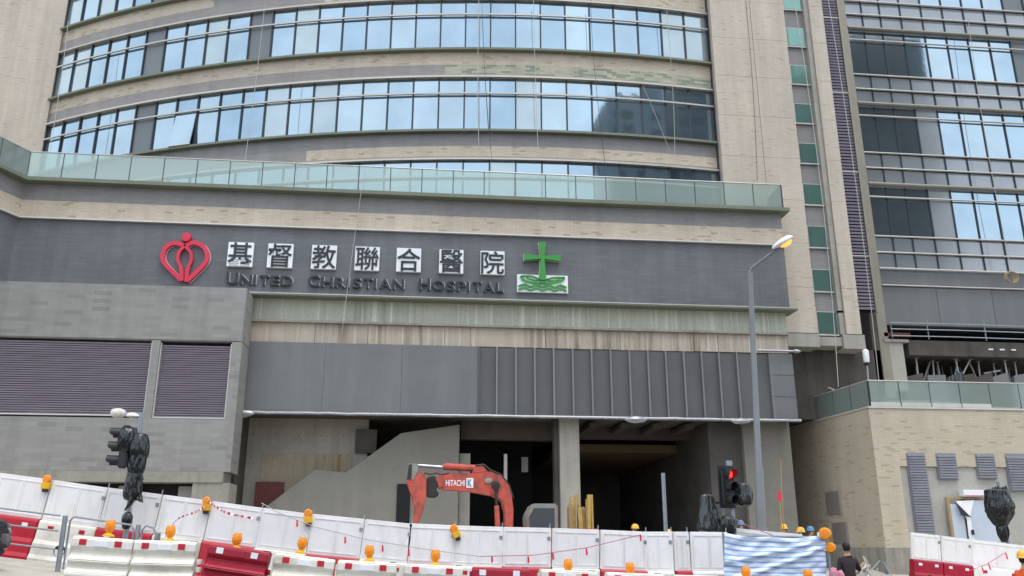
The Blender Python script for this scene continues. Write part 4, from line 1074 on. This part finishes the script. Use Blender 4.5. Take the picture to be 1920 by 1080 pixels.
# ------------------------------------------------------------------ traffic signals
def lump(nm, c, prof, mat, parent, wob=.35, seed=1, sx=1, sy=1, n=18):
    """draped, tied plastic: a profile with vertical folds"""
    n = max(n, 40); pr = []; m0 = len(prof)
    for i in range(m0-1):
        p0, p1, p2, p3 = prof[max(i-1, 0)], prof[i], prof[i+1], prof[min(i+2, m0-1)]
        for k in range(7):
            t_ = k/7
            pr.append(tuple(.5*(2*p1[q]+(p2[q]-p0[q])*t_+(2*p0[q]-5*p1[q]+4*p2[q]-p3[q])*t_*t_+(3*p1[q]-p0[q]-3*p2[q]+p3[q])*t_**3) for q in (0, 1)))
    pr.append(prof[-1]); v, f = [], []
    for r, h in pr:
        for j in range(n):
            a = 2*math.pi*j/n; ca, sa = math.cos(a), math.sin(a)
            tw = h*1.3
            fold = noise.noise((ca*2.6+seed, sa*2.6+tw*.5, h*.8))+.6*(1-2*abs(noise.noise((ca*5+seed*3, sa*5, h*1.5+tw))))-.3
            crumple = noise.noise((ca*4+h*6, sa*4, h*9+seed))
            w = max(.2, 1+wob*(.5*fold+.05*crumple))
            v.append((c[0]+max(r, .004)*ca*w*sx, c[1]+max(r, .004)*sa*w*sy, c[2]+h+.25*wob*r*noise.noise((ca*2, sa*2, seed))))
    m = len(pr)
    for i in range(m-1):
        for j in range(n): f.append((i*n+j, i*n+(j+1) % n, (i+1)*n+(j+1) % n, (i+1)*n+j))
    f += [tuple(range(n-1, -1, -1)), tuple((m-1)*n+j for j in range(n))]
    me = MB().add(v, f).mesh(nm, mat)
    for p in me.polygons: p.use_smooth = True
    return link(nm, me, parent)
def signal_head(parent, loc, rz, lit=None, k=1.0):
    """three-aspect head; its visors look along local -y"""
    h = bpy.data.objects.new('signal_head', MB().box(-.15*k, .15*k, -.06, .12, -.48*k, .48*k).mesh('signal_head', 'black', bevel=.03))
    C.objects.link(h); h.parent = parent; h.location = loc; h.rotation_euler = (0, 0, rz)
    for i, z in enumerate((.31*k, 0, -.31*k)):
        mk = MB(); n = 18; rr = .115*k
        # open-bottomed tubular visor with wall thickness
        for rad, y in ((rr, -.06), (rr*1.04, -.30), (rr*.93, -.30), (rr*.9, -.07)):
            for j in range(n+1):
                a_ = R(-60)+R(300)*j/n; mk.v.append((rad*math.cos(a_), y*(1 if math.sin(a_) > -.3 else .75), z+rad*math.sin(a_)))
        for q in range(3):
            for j in range(n): mk.f.append((q*(n+1)+j, q*(n+1)+j+1, (q+1)*(n+1)+j+1, (q+1)*(n+1)+j))
        vz = link('visor', mk.mesh('visor', 'black', True), h, False)
        link('lens', MB().lathe([(.01, -.088), (.07*k, -.08), (.102*k, -.061)], 18, (0, 0, z), 'y').mesh('lens', 'red_lit' if lit == i else 'lens_off', True), h, False)
    return h
SY = 19.4
sg = thing('traffic_signal', 'black traffic signal on the left with its second head wrapped in black plastic', 'traffic signal', (-5.95, SY, ground(-5.95, SY)))
pt, pb = at(262, 774, SY), at(241, 1010, SY)
px_ = (pt.x+pb.x)/2-.02
link('pole', MB().tube([(px_, SY, ground(px_, SY)-.05), (px_, SY, pt.z)], .057, 12).mesh('pole', 'galv', True), sg)
c0 = at(233, 838, SY-.1)
signal_head(sg, (c0.x-sg.location.x-.02, -.1, c0.z-sg.location.z), R(-78), None, .94)
for dz in (.40, -.30):
    link('bracket', MB().tube([(c0.x+.06, SY-.05, c0.z+dz), (px_, SY, c0.z+dz)], .03, 8).mesh('bracket', 'black', True), sg)
zz = lambda py: at(255, py, SY-.1).z
def wrap(px, prof, seed, wob=.3, sx=1, nm='plastic_wrap', n=26):
    cx_ = at(px, prof[0][1], SY-.1).x
    lump(nm, (cx_, SY-.12, 0), [(r, zz(py)) for r, py in prof], 'bag', sg, wob, seed, sx, .9, n)
wrap(243, [(.04, 800), (.14, 806), (.19, 822), (.17, 842), (.08, 852)], 13, .45)
wrap(264, [(.03, 812), (.13, 815), (.19, 826), (.205, 842), (.19, 856), (.14, 866)], 3)
wrap(260, [(.13, 846), (.185, 856), (.195, 870), (.17, 884), (.12, 892)], 17)
wrap(255, [(.13, 876), (.155, 894), (.165, 912), (.175, 926), (.14, 936), (.04, 940)], 7)
wrap(241, [(.05, 960), (.10, 968), (.10, 980), (.07, 990), (.05, 992)], 9, .25)
for pts, rr in (([(250, 932), (244, 944), (233, 958)], [.07, .055, .01]), ([(258, 934), (266, 940), (266, 928)], [.05, .045, .012]), ([(262, 895), (267, 900), (266, 886)], [.04, .035, .01])):
    link('plastic_strip', MB().tube([at(a_, b_, SY-.22) for a_, b_ in pts], rr, 8).mesh('plastic_strip', 'bag', True), sg)
hd = thing('bagged_detector', 'white bagged detector on a bracket atop the left signal pole', 'detector', (px_-.3, SY, pt.z-.05))
link('bracket', MB().tube([(px_, SY, pt.z-.04), (px_-.42, SY-.05, pt.z-.02)], .02, 8).mesh('bracket', 'galv', True), hd)
lump('white_bag', (px_-.46, SY-.05, pt.z-.03), [(.03, -.1), (.09, -.07), (.12, 0), (.1, .08), (.03, .11)], 'white_pl2', hd, .5, 21, 1.25)
lump('white_bag', (px_-.16, SY-.05, pt.z-.06), [(.03, -.05), (.06, -.03), (.06, 0), (.03, .05)], 'white_pl', hd, .6, 23, 2.2)

s2g = thing('traffic_signal', 'traffic signal with its red light on beside bagged heads by the lamp post', 'traffic signal', (8.0, 22, ground(8, 22)))
pt = at(1374, 864, 22)
link('pole', MB().tube([(8.03, 22, ground(8, 22)-.05), (8.03, 22, pt.z-.25), (8.03, 22, pt.z-.249), (8.03, 22, pt.z)], [.06, .06, .085, .085], 12).mesh('pole', 'galv', True), s2g)
c0 = at(1366, 913, 21.75)
signal_head(s2g, (c0.x-8.0, -.25, c0.z-s2g.location.z), R(12), 0, 1.02)
link('bracket', MB().tube([(c0.x, 21.8, c0.z+.5), (8.03, 22, c0.z+.5)], .025, 8).mesh('bracket', 'black', True), s2g)
link('backboard', MB().box(c0.x-.21, c0.x+.21, 21.9, 21.915, c0.z-.52, c0.z+.55).mesh('backboard', 'black'), s2g)
cb = at(1393, 926, 22.0)
lump('plastic_bag', (cb.x, 22.0, 0), [(.05, cb.z+.28), (.2, cb.z+.24), (.24, cb.z), (.22, cb.z-.25), (.1, cb.z-.33)], 'bag_grey', s2g, .3, 31)
lump('plastic_bag', (c0.x-.05, 21.85, 0), [(.12, 2.35), (.2, 2.2), (.2, 1.95), (.15, 1.75)], 'bag', s2g, .3, 33)
bp = thing('bagged_signal', 'signal head under a translucent grey bag on a short post left of the red light', 'traffic signal', (7.6, 22.3, ground(7.6, 22.3)))
p = at(1351, 909, 22.3); link('post', MB().tube([(p.x, 22.3, ground(7.6, 22.3)-.05), (p.x, 22.3, p.z)], .05, 10).mesh('post', 'galv', True), bp)
cb = at(1327, 960, 22.2)
lump('plastic_bag', (cb.x, 22.2, 0), [(.03, cb.z+.46), (.15, cb.z+.40), (.2, cb.z+.15), (.27, cb.z-.15), (.32, cb.z-.4), (.26, cb.z-.48)], 'bag_grey', bp, .42, 41, 1, .6)
link('bracket', MB().tube([(cb.x, 22.2, cb.z+.2), (p.x, 22.3, cb.z+.25)], .03, 8).mesh('bracket', 'black', True), bp)
p = at(1243, 887, 23)
tag(link('bare_post', MB().tube([(p.x, 23, ground(p.x, 23)-.05), (p.x, 23, p.z)], .055, 12).mesh('bare_post', 'galv', True)), 'bare pale grey steel post standing before the dark opening', 'post')
s3g = thing('bagged_signal', 'signal wrapped in crumpled black plastic before the tan block doors', 'traffic signal', (20.4, 29.5, ground(20.4, 29.5)))
p = at(1876, 903, 29.5); q = at(1870, 953, 29.4); w_ = at(1877, 1000, 29.4)
link('pole', MB().tube([(p.x-.1, 29.5, ground(p.x, 29.5)-.05), (p.x-.1, 29.5, p.z)], .055, 10).mesh('pole', 'galv', True), s3g)
lump('plastic_bag', (q.x, 29.3, q.z), [(.3, .66), (.42, .6), (.46, .35), (.5, .05), (.42, -.3), (.26, -.55), (.14, -.66)], 'bag', s3g, .4, 51, 1, .7, 26)
lump('plastic_tail', (w_.x, 29.3, w_.z), [(.08, .35), (.19, .2), (.17, -.1), (.08, -.3)], 'bag', s3g, .4, 53)
for k in range(6): lump('plastic_tuft', (q.x-.15+k*.1, 29.25, q.z+.6), [(.06, -.06), (.05, .06), (.02, .12+.03*(k % 3))], 'bag', s3g, .5, 70+k, 1, 1, 9)
fl = thing('site_flag', 'small red flag tied to two thin canes above the yellow helmet', 'flag', at(1463, 1005, 26.5))
link('cane', MB().tube([at(1467, 1020, 26.5), at(1461, 920, 26.5)], .022, 6).mesh('cane', 'timber', True), fl)
link('cane', MB().tube([at(1471, 1020, 26.6), at(1463, 860, 26.6)], .018, 6).mesh('cane', 'timber', True), fl)
a = at(1460, 918, 26.45)
link('cloth', MB().add([a, a+Vector((.06, -.02, -.1)), a+Vector((.05, -.03, -.32)), a+Vector((-.09, -.02, -.34)), a+Vector((0, .03, -.2))], [(0, 1, 2, 3), (0, 4, 1), (1, 4, 2), (2, 4, 3), (3, 4, 0)]).mesh('cloth', 'tape_red'), fl)

# ------------------------------------------------------------------ excavator
ex = thing('excavator', 'orange red excavator with its boom raised behind the hoarding', 'excavator', (3.6, 29.8, ground(3.6, 29.8)))
EY = 29.0
def epoly(pts, Y=EY): return [(q.x, q.z) for q in (at(740+x/7.2, 850+y/7.2, Y) for x, y in pts)]
boom_up = [(590, 310), (800, 265), (1050, 268), (1290, 243), (1450, 300), (1535, 420), (1582, 560), (1605, 760), (1600, 1060)]
boom_lo = [(1490, 1060), (1480, 800), (1440, 640), (1290, 560), (1000, 505), (640, 480)]
bm_ = link('boom', MB().prism(epoly(boom_up+boom_lo), 'y', EY, EY+.42).mesh('boom', 'orange', bevel=.03), ex)
link('boom_flange', MB().prism(epoly([(640, 470), (1000, 492), (1290, 545), (1290, 566), (1000, 512), (640, 490)]), 'y', EY-.04, EY+.46).mesh('boom_flange', 'orange'), bm_)
link('pivot', MB().lathe([(.08, EY-.12), (.14, EY-.11), (.14, EY-.002)], 14, (epoly([(1360, 430)])[0][0], 0, epoly([(1360, 430)])[0][1]), 'y').mesh('pivot', 'grease', True), bm_)
link('rod_patch', MB().prism(epoly([(1340, 450), (1400, 450), (1395, 540), (1375, 530)]), 'y', EY-.012, EY-.001).mesh('rod_patch', 'grease'), bm_)  # flat dark patch standing in for the lift rod below the pivot
link('lug', MB().lathe([(.05, EY-.06), (.11, EY-.05), (.11, EY-.002)], 12, (epoly([(1265, 368)])[0][0], 0, epoly([(1265, 368)])[0][1]), 'y', 0, 0, 1.2, .8).mesh('lug', 'machine_grey', True), bm_)
e0, e1 = epoly([(690, 440)])[0], epoly([(945, 360)])[0]
link('lettering', fit(text_mesh('HITACHI', 1, .004, 'white_ref', .012), e0[0], e1[0], e0[1], e1[1], EY-.008), bm_)
f0, f1 = epoly([(968, 465)])[0], epoly([(1062, 335)])[0]
a_, b_ = at(740+1362/7.2, 850+440/7.2, EY-.06), at(740+1395/7.2, 850+1080/7.2, EY-.06)
lc_ = link('lift_cylinder', MB().tube([a_.lerp(b_, .42), b_], .085, 12).mesh('lift_cylinder', 'orange', True), ex)
link('lift_rod', MB().tube([a_, a_.lerp(b_, .44)], .045, 10).mesh('lift_rod', 'grease', True), lc_)
lg = box('logo_plate', f0[0], f1[0], EY-.012, EY-.001, f0[1], f1[1], 'sign_white', bm_)
link('logo_mark', fit(text_mesh('K', 1, .004, 'helmet_b', .03), f0[0]+.04, f1[0]-.05, f0[1]+.04, f1[1]-.04, EY-.018), bm_)
mk = MB(); mk.tube([at(740+650/7.2, 850+190/7.2, EY+.2), at(740+690/7.2, 850+178/7.2, EY+.2), at(740+1090/7.2, 850+202/7.2, EY+.2)], [.09, .115, .115], 14)
cy = link('cylinder', mk.mesh('cylinder', 'orange', True), ex)
link('piston_rod', MB().tube([at(740+315/7.2, 850+165/7.2, EY+.2), at(740+652/7.2, 850+189/7.2, EY+.2)], .06, 12).mesh('piston_rod', 'chrome', True), cy)
link('cylinder_bracket', MB().prism(epoly([(1040, 268), (1080, 180), (1190, 160), (1260, 243)]), 'y', EY+.05, EY+.35).mesh('cylinder_bracket', 'orange', bevel=.01), bm_)
for k in range(3):
    link('hose', MB().tube([at(740+(1090+k*20)/7.2, 850+(165-k*4)/7.2, EY+.05+.1*k), at(740+1200/7.2, 850+(150+k*12)/7.2, EY+.05+.1*k), at(740+1290/7.2, 850+(225+k*6)/7.2, EY+.05+.1*k), at(740+1440/7.2, 850+(288+k*4)/7.2, EY+.05+.1*k), at(740+1545/7.2, 850+(430+k*4)/7.2, EY+.05+.1*k), at(740+1600/7.2, 850+(600+k*4)/7.2, EY+.05+.1*k)], .03, 7).mesh('hose', 'grease', True), bm_)
link('hose', MB().tube([at(740+(400+i*80)/7.2, 850+(262+(i % 2)*18+i*2)/7.2, EY+.1) for i in range(10)], .03, 7).mesh('hose', 'maroon', True), bm_)
stk = link('stick', MB().prism(epoly([(150, 368), (250, 375), (330, 250), (430, 320), (425, 580), (400, 720), (300, 1000), (255, 1000), (262, 740), (205, 520)]), 'y', EY-.25, EY+.5).mesh('stick', 'orange', bevel=.03), ex)
link('stick_ear', MB().prism(epoly([(185, 150), (215, 138), (315, 140), (320, 235), (260, 365), (155, 360)]), 'y', EY-.05, EY+.4).mesh('stick_ear', 'machine_grey', bevel=.02), stk)
link('stick_edge', MB().prism(epoly([(190, 155), (235, 148), (225, 345), (165, 352)]), 'y', EY-.07, EY-.051).mesh('stick_edge', 'grease'), stk)
link('knuckle', MB().prism(epoly([(430, 330), (540, 300), (600, 400), (560, 480), (600, 560), (540, 600), (430, 590)]), 'y', EY-.06, EY+.48).mesh('knuckle', 'grease', bevel=.03), ex)
link('knuckle_plate', MB().prism(epoly([(540, 330), (640, 330), (640, 470), (590, 470)]), 'y', EY-.03, EY+.45).mesh('knuckle_plate', 'orange', bevel=.02), ex)
bx_ = at(775, 1000, EY)
link('bucket', MB().prism([(bx_.x-.1, 2.0), (bx_.x+.55, 2.05), (bx_.x+.75, 1.3), (bx_.x+.4, .85), (bx_.x-.25, .8), (bx_.x-.1, 1.3)], 'y', EY-.4, EY+.65).mesh('bucket', 'grease', bevel=.03), ex)
gz = ex.location.z
house = link('house', MB().box(3.0, 6.1, 29.3, 31.9, gz+.75, gz+1.55).mesh('house', 'orange', bevel=.08), ex)
box('counterweight', 5.6, 6.4, 29.35, 31.85, gz+.7, gz+1.5, 'machine_grey', ex, .1)
cab = link('cab', MB().prism([(3.75, gz+1.5), (4.85, gz+1.5), (4.85, gz+2.42), (3.95, gz+2.42), (3.72, gz+2.0)], 'y', 30.6, 31.75).mesh('cab', 'machine_grey', bevel=.06), ex)
link('window', MB().prism([(3.85, gz+1.6), (4.72, gz+1.6), (4.72, gz+2.26), (4.0, gz+2.26), (3.83, gz+1.98)], 'y', 30.57, 30.595).mesh('window', 'cab_glass'), cab)
for yy in (29.2, 31.5):
    tr = link('track', MB().prism([(2.6, gz+.25), (2.85, gz), (6.1, gz), (6.4, gz+.25), (6.4, gz+.5), (6.1, gz+.72), (2.85, gz+.72), (2.6, gz+.5)], 'y', yy, yy+.5).mesh('track', 'rubber', bevel=.03), ex)
    for k in range(5): link('roller', MB().lathe([(.05, yy-.03), (.16, yy-.025), (.16, yy-.002)], 12, (3.1+k*.7, 0, gz+.33), 'y').mesh('roller', 'grease', True), tr)
# yellow formwork bundle beside the column
fb = thing('formwork_bundle', 'upright bundle of yellow formwork boards before the concrete column', 'boards', (7.0, 33, ground(7, 33)))
rnd = random.Random(4)
for i in range(22):
    a = at(1066+rnd.uniform(0, 44), 930+rnd.uniform(-4, 26), 33+rnd.uniform(-.4, .4))
    g0 = ground(a.x, a.y); w = rnd.uniform(.03, .08)
    mk = MB().box(-w, w, -.03, .03, 0, a.z-g0)
    link('board', mk.mesh('board', rnd.choice(['yellow_form', 'yellow_form', 'timber'])), fb, True, (a.x, a.y, g0), (R(rnd.uniform(-2, 2)), R(rnd.uniform(-3, 3)), R(rnd.uniform(-30, 30))))

# ------------------------------------------------------------------ street railing and car at the left
rlg = thing('street_railing', 'galvanised pedestrian railing on the pale footway at the left', 'railing', (-6.3, 17, ground(-6.3, 17)))
RY = 17.0
tp = [at(x, y, RY) for x, y in ((-60, 962), (0, 966), (118, 975), (125, 974), (250, 985), (257, 990))]
def gp(px, dz=0): q = at(px, 1000, RY); return Vector((q.x, RY, ground(q.x, RY)+.1+dz))
for px in (-70, 118, 258):
    q = gp(px); link('post', MB().tube([q-Vector((0, 0, .1)), q+Vector((0, 0, .98))], .045, 10).mesh('post', 'galv', True), rlg)
for dz in (.97, .70, .38):
    pts = [gp(px, dz) for px in (-70, 20, 108)]; link('rail', MB().tube(pts, .016, 7).mesh('rail', 'galv', True), rlg)
for a, b in ((128, 250), (266, 292)):
    A, B = gp(a, .9), gp(b, .88); A2, B2 = gp(a+6, .98), gp(b-6, .96)
    link('hoop', MB().tube([gp(a, .05), gp(a, .4), A, A2, B2, B, gp(b, .4), gp(b, .05)], .018, 7).mesh('hoop', 'galv', True), rlg)
q = gp(298); link('post', MB().tube([q-Vector((0, 0, .1)), q+Vector((0, 0, .88))], .035, 8).mesh('post', 'lamp_grey', True), rlg)

car = thing('parked_car', 'front corner of a dark car with a white plate at the left edge', 'car', (-9.02, 15.5, ground(-9.02, 15.5)+.08), (0, math.atan(.11), R(-12)))
sec = [(-2.1, .55, .62, .72), (-2.0, .35, .98, .82), (-1.2, .25, 1.05, .86), (.9, .22, 1.0, .87), (1.6, .22, .93, .85), (1.98, .25, .80, .78), (2.12, .33, .62, .66)]
v, f = [], []; n = 12
for x, zl, zh, hw in sec:
    for j in range(n):
        a_ = 2*math.pi*j/n; cx_, sz = math.cos(a_), math.sin(a_)
        sg_ = lambda q: math.copysign(abs(q)**.45, q)
        v.append((x, hw*sg_(cx_), (zl+zh)/2+(zh-zl)/2*sg_(sz)))
for i in range(len(sec)-1):
    for j in range(n): f.append((i*n+j, i*n+(j+1) % n, (i+1)*n+(j+1) % n, (i+1)*n+j))
f += [tuple(range(n)), tuple((len(sec)-1)*n+j for j in range(n))]
body = link('body', MB().add(v, f).mesh('body', 'car_paint', True), car, False)
cbn = [(-1.7, 1.0, .72), (-1.1, 1.42, .6), (.2, 1.45, .6), (1.0, .98, .74)]
v, f = [], []
for x, z, hw in cbn: v += [(x, -hw, z), (x, hw, z)]
k = len(v)
v += [(-1.7, -.78, .95), (-1.7, .78, .95), (1.1, -.78, .93), (1.1, .78, .93)]
f = [(0, 1, 3, 2), (2, 3, 5, 4), (4, 5, 7, 6), (8, 0, 2, 4, 6, 10), (9, 11, 7, 5, 3, 1), (8, 9, 1, 0), (6, 7, 11, 10)]
link('cabin', MB().add(v, f).mesh('cabin', 'cab_glass', bevel=.04), car, False)
for x in (-1.35, 1.3):
    for s_ in (-1, 1):
        wh = link('wheel', MB().lathe([(.2, -.1), (.31, -.1), (.33, -.05), (.33, .05), (.31, .1), (.2, .1)], 20, (x, s_*.76, .33), 'y').mesh('wheel', 'rubber', True), car, False)
        link('rim', MB().lathe([(.02, -.11), (.2, -.108), (.21, -.09)], 14, (x, s_*.76, .33), 'y').mesh('rim', 'galv', True), wh, False)
for s_ in (-1, 1):
    link('headlight', MB().lathe([(.02, .05), (.10, .03), (.13, -.08)], 14, (1.98, s_*.56, .68), 'x', 0, 0, 1.5, .7).mesh('headlight', 'chrome', True), car, False)
link('number_plate', MB().box(2.12, 2.14, -.26, .26, .42, .54).mesh('number_plate', 'white_ref'), car, False)
link('bumper', MB().box(2.0, 2.11, -.6, .6, .24, .36).mesh('bumper', 'black', bevel=.03), car, False)

# ------------------------------------------------------------------ people
def person(loc, rz, label, shirt, trousers, pose='stand', hair='hair', helmet=None, height=1.70, vest=None):
    me = bpy.data.meshes.new('body')
    V, E, Rd = [], [], []
    def j(p, r, par=None):
        V.append(p); Rd.append(r if isinstance(r, tuple) else (r, r))
        if par is not None: E.append((par, len(V)-1))
        return len(V)-1
    pel = j((0, 0, .94), (.155, .115)); sp1 = j((0, .0, 1.10), (.145, .105), pel); ch = j((0, -.01, 1.29), (.165, .12), sp1)
    nb_ = j((0, -.01, 1.44), (.085, .075), ch); nk = j((0, .005, 1.51), (.055, .058), nb_)
    h1 = j((0, .025, 1.575), (.066, .076), nk); h2 = j((0, .02, 1.64), (.076, .094), h1); h3 = j((0, .01, 1.70), (.066, .08), h2)
    j((0, .125, 1.60), (.012, .014), h1)
    def hand(wr, dirv, side, palm_n):
        d = Vector(dirv).normalized(); nrm = Vector(palm_n).normalized(); lat = d.cross(nrm).normalized()
        w = Vector(V[wr]); p1 = j(tuple(w+d*.055), (.034, .018), wr)
        for k, (o_, L) in enumerate(((-.03, .068), (-.01, .08), (.01, .075), (.03, .058))):
            kn = j(tuple(w+d*.095+lat*o_), (.0105, .0105), p1)
            md = j(tuple(w+d*(.095+L*.5)+lat*o_*1.1+nrm*.012), (.009, .009), kn)
            j(tuple(w+d*(.095+L*.9)+lat*o_*1.1+nrm*.04), (.0075, .0075), md)
        tb = j(tuple(w+d*.05+lat*-.045*side+nrm*.012), (.011, .011), p1)
        j(tuple(w+d*.09+lat*-.06*side+nrm*.03), (.009, .009), tb)
    for s_ in (-1, 1):
        sh = j((s_*.17, -.01, 1.38), (.066, .066), ch)
        if pose == 'phone' and s_ == 1:
            el = j((.27, .02, 1.13), (.05, .05), sh); wr = j((.16, .22, 1.33), (.032, .032), el)
            hand(wr, (-.35, .1, .9), s_, (-.5, -.6, 0))
        elif pose == 'work':
            el = j((s_*.25, .05, 1.12), (.05, .05), sh); wr = j((s_*.17, .27, 1.03), (.032, .032), el)
            hand(wr, (-s_*.1, .9, -.2), s_, (0, 0, -1))
        else:
            el = j((s_*.24, -.03, 1.11), (.05, .05), sh); wr = j((s_*.27, .03, .87), (.032, .032), el)
            hand(wr, (0, .12, -1), s_, (-s_, .2, 0))
        hp_ = j((s_*.09, 0, .87), (.098, .098), pel); kn = j((s_*.105, .015, .49), (.062, .062), hp_)
        an = j((s_*.11, -.02, .09), (.042, .042), kn); j((s_*.125, .15, .045), (.042, .034), an)
    me.from_pydata(V, E, [])
    o = bpy.data.objects.new('body', me); C.objects.link(o)
    sk = o.modifiers.new('skin', 'SKIN'); sk.use_smooth_shade = True
    for i, d in enumerate(me.skin_vertices[0].data): d.radius = Rd[i]; d.use_root = (i == 0)
    ss = o.modifiers.new('subd', 'SUBSURF'); ss.levels = 1; ss.render_levels = 1
    dg = bpy.context.evaluated_depsgraph_get(); dg.update()
    bm2 = bpy.data.meshes.new_from_object(o.evaluated_get(dg))
    bpy.data.objects.remove(o); bpy.data.meshes.remove(me)
    bm2.materials.clear()
    for m_ in (shirt, trousers, 'skin', 'rubber'): bm2.materials.append(M[m_])
    wrists = [Vector(V[i]) for i in range(len(V)) if Rd[i] == (.032, .032)]
    for p in bm2.polygons:
        c_ = p.center; p.use_smooth = True
        near_hand = any((c_-w).length < .2 and ((c_-w).length < .035 or abs(c_.x) > .2 or c_.y > .15) and Rd and (c_-w).length < .19 and _beyond(c_, w, V) for w in wrists)
        p.material_index = 3 if c_.z < .085 else 1 if c_.z < .93 and not (abs(c_.x) > .2 and c_.z > .6) else 2 if c_.z > 1.465 and abs(c_.x) < .1 else 2 if near_hand else 0
    root = thing('person', label, 'person', loc, (0, 0, rz))
    root.scale = (height/1.76,)*3
    b_ = link('body', bm2, root, False)
    if hair:
        link('hair', MB().lathe([(.072, 1.575), (.088, 1.62), (.095, 1.67), (.088, 1.72), (.06, 1.76), (.02, 1.772)], 18, (0, -.008, 0), 'z', .08, 3, .92, 1.12).mesh('hair', hair, True), root, False)
    if helmet:
        link('helmet', MB().lathe([(.128, 1.665), (.13, 1.675), (.118, 1.69), (.115, 1.74), (.095, 1.79), (.055, 1.825), (.01, 1.835)], 20, (0, .01, 0), 'z', 0, 0, 1, 1.15).mesh('helmet', helmet, True), root, False)
        link('chin_strap', MB().tube([(-.09, .01, 1.68), (-.075, .05, 1.57), (0, .09, 1.535), (.075, .05, 1.57), (.09, .01, 1.68)], .008, 5).mesh('chin_strap', 'black', True), root, False)
    for s_ in (-1, 1):
        link('eye', MB().lathe([(.002, .0), (.011, .004), (.009, .012), (.002, .014)], 8, (s_*.032, .098, 1.645), 'y').mesh('eye', 'hair', True), root, False)
        link('ear', MB().lathe([(.004, 0), (.018, .006), (.016, .016), (.003, .02)], 8, (s_*.084-.01, .01, 1.63), 'x', 0, 0, 1, 1.6).mesh('ear', 'skin', True), root, False)
    return root
def _beyond(c_, w, V): return (c_-w).length < .19 and (c_.z < w.z+.02 if w.z < 1.0 else (c_.z > w.z-.02 or c_.y > w.y-.02))
mp_ = at(1584, 1017, 19.0)
person((mp_.x+.02, 19, mp_.z-1.70), R(-8), 'man in a dark shirt seen from behind, hand raised to his face', 'shirt_dark', 'trousers', 'phone', height=1.70)
wp = at(1914, 1030, 17)
person((wp.x+.02, 17, wp.z-1.78), R(-60), 'worker in orange vest and yellow helmet at the right edge', 'vest_orange', 'trousers', 'work', helmet='helmet_y', height=1.70)
for (px, py, Y, rz, lab, shirt, hel) in (
    (1469, 982, 27.5, 150, 'worker in yellow helmet below the red flag behind the tarpaulin', 'shirt_grey', 'helmet_y'),
    (1501, 988, 26.5, 60, 'worker in yellow helmet and orange vest left of the blue helmet', 'vest_orange', 'helmet_y'),
    (1518, 986, 27.5, 200, 'worker in blue helmet and orange vest behind the tarpaulin', 'vest_orange', 'helmet_b'),
    (1191, 982, 30, 90, 'worker in yellow helmet left of the bare post in the dark opening', 'shirt_grey', 'helmet_y'),
    (1254, 992, 29, 90, 'worker in orange vest and yellow helmet right of the bare post', 'vest_orange', 'helmet_y'),
    (1388, 975, 29, 180, 'worker in blue helmet behind the red signal', 'shirt_grey', 'helmet_b')):
    q = at(px, py, Y); person((q.x, Y, q.z-1.77), R(rz), lab, shirt, 'trousers', 'work', helmet=hel, height=1.70)
q = at(1567, 1062, 18.6)
pbg = thing('patterned_bag', 'pink patterned bags heaped beside the man in the dark shirt', 'bag', (q.x, 18.6, ground(q.x, 18.6)))
for k, (dx, dz, r) in enumerate(((-.06, -.02, .10), (.09, -.08, .09), (.02, -.2, .14))):
    lump('bag', (q.x+dx, 18.6, 0), [(r*.5, ground(q.x, 18.6)-.02), (r*1.1, ground(q.x, 18.6)+.3), (r, q.z+dz-.2), (r*.7, q.z+dz-.05), (r*.2, q.z+dz)], 'shirt_pink', pbg, .4, 80+k)
# sacks and a white bicycle frame by the plinth
hp0 = at(1628, 1080, 26.5)
heap = thing('scrap_heap', 'heap of pale broken offcuts and pipes at the foot of the tan block', 'scrap heap', (hp0.x, 26.5, ground(hp0.x, 26.5)))
rnd = random.Random(31)
for k in range(46):
    px = rnd.triangular(1592, 1668, 1625); py = rnd.uniform(1056+abs(px-1628)*.25, 1098); Yk = 26.5+rnd.uniform(-.5, .5)
    q = at(px, py, Yk); L = rnd.uniform(.12, .42); w = rnd.uniform(.015, .07)
    me = MB().box(-L, L, -w, w, -.015, .015) if k % 3 else MB().tube([(-L, 0, 0), (L, 0, 0)], .022, 7)
    link('offcut', me.mesh('offcut', rnd.choice(['white_pl2', 'white_pl', 'machine_grey', 'conc', 'galv', 'timber'])), heap, True, q, (R(rnd.uniform(-60, 60)), R(rnd.uniform(-65, 65)), R(rnd.uniform(0, 180))))
lump('rubble', (hp0.x, 26.5, 0), [(.9, ground(hp0.x, 26.5)-.05), (.8, ground(hp0.x, 26.5)+.3), (.5, hp0.z+.05), (.15, hp0.z+.18)], 'conc', heap, .5, 91)

# ------------------------------------------------------------------ towers across the street (seen mirrored in the glass)
def far_tower(x0, x1, y0, y1, h, mat, label):
    o = thing('opposite_tower', label, 'building', ((x0+x1)/2, (y0+y1)/2, 0))
    box('wall', x0, x1, y0, y1, -3, h, mat, o); box('upper_block', x0+(x1-x0)*.58, x1-.01, y0+2, y1-.01, h+.01, h+(9 if h > 85 else 3), mat, o)
    nx = int((x1-x0)/4)
    for i in range(nx):
        mk = MB(); xa = x0+(i+.25)*(x1-x0)/nx
        for k in range(int(h/3.2)-1): mk.box(xa, xa+(x1-x0)/nx*.5, y1+.001, y1+.12, 4+k*3.2, 5.6+k*3.2)
        w = link('window_column', mk.mesh('window_column', 'far_win'), o); w['kind'] = 'stuff'
far_tower(36, 57, -82, -60, 82, 'far_mid', 'grey apartment tower across the street mirrored in the right bowed panes')
far_tower(63, 97, -84, -60, 90, 'far_dark', 'dark apartment tower across the street mirrored in the curtain wall')
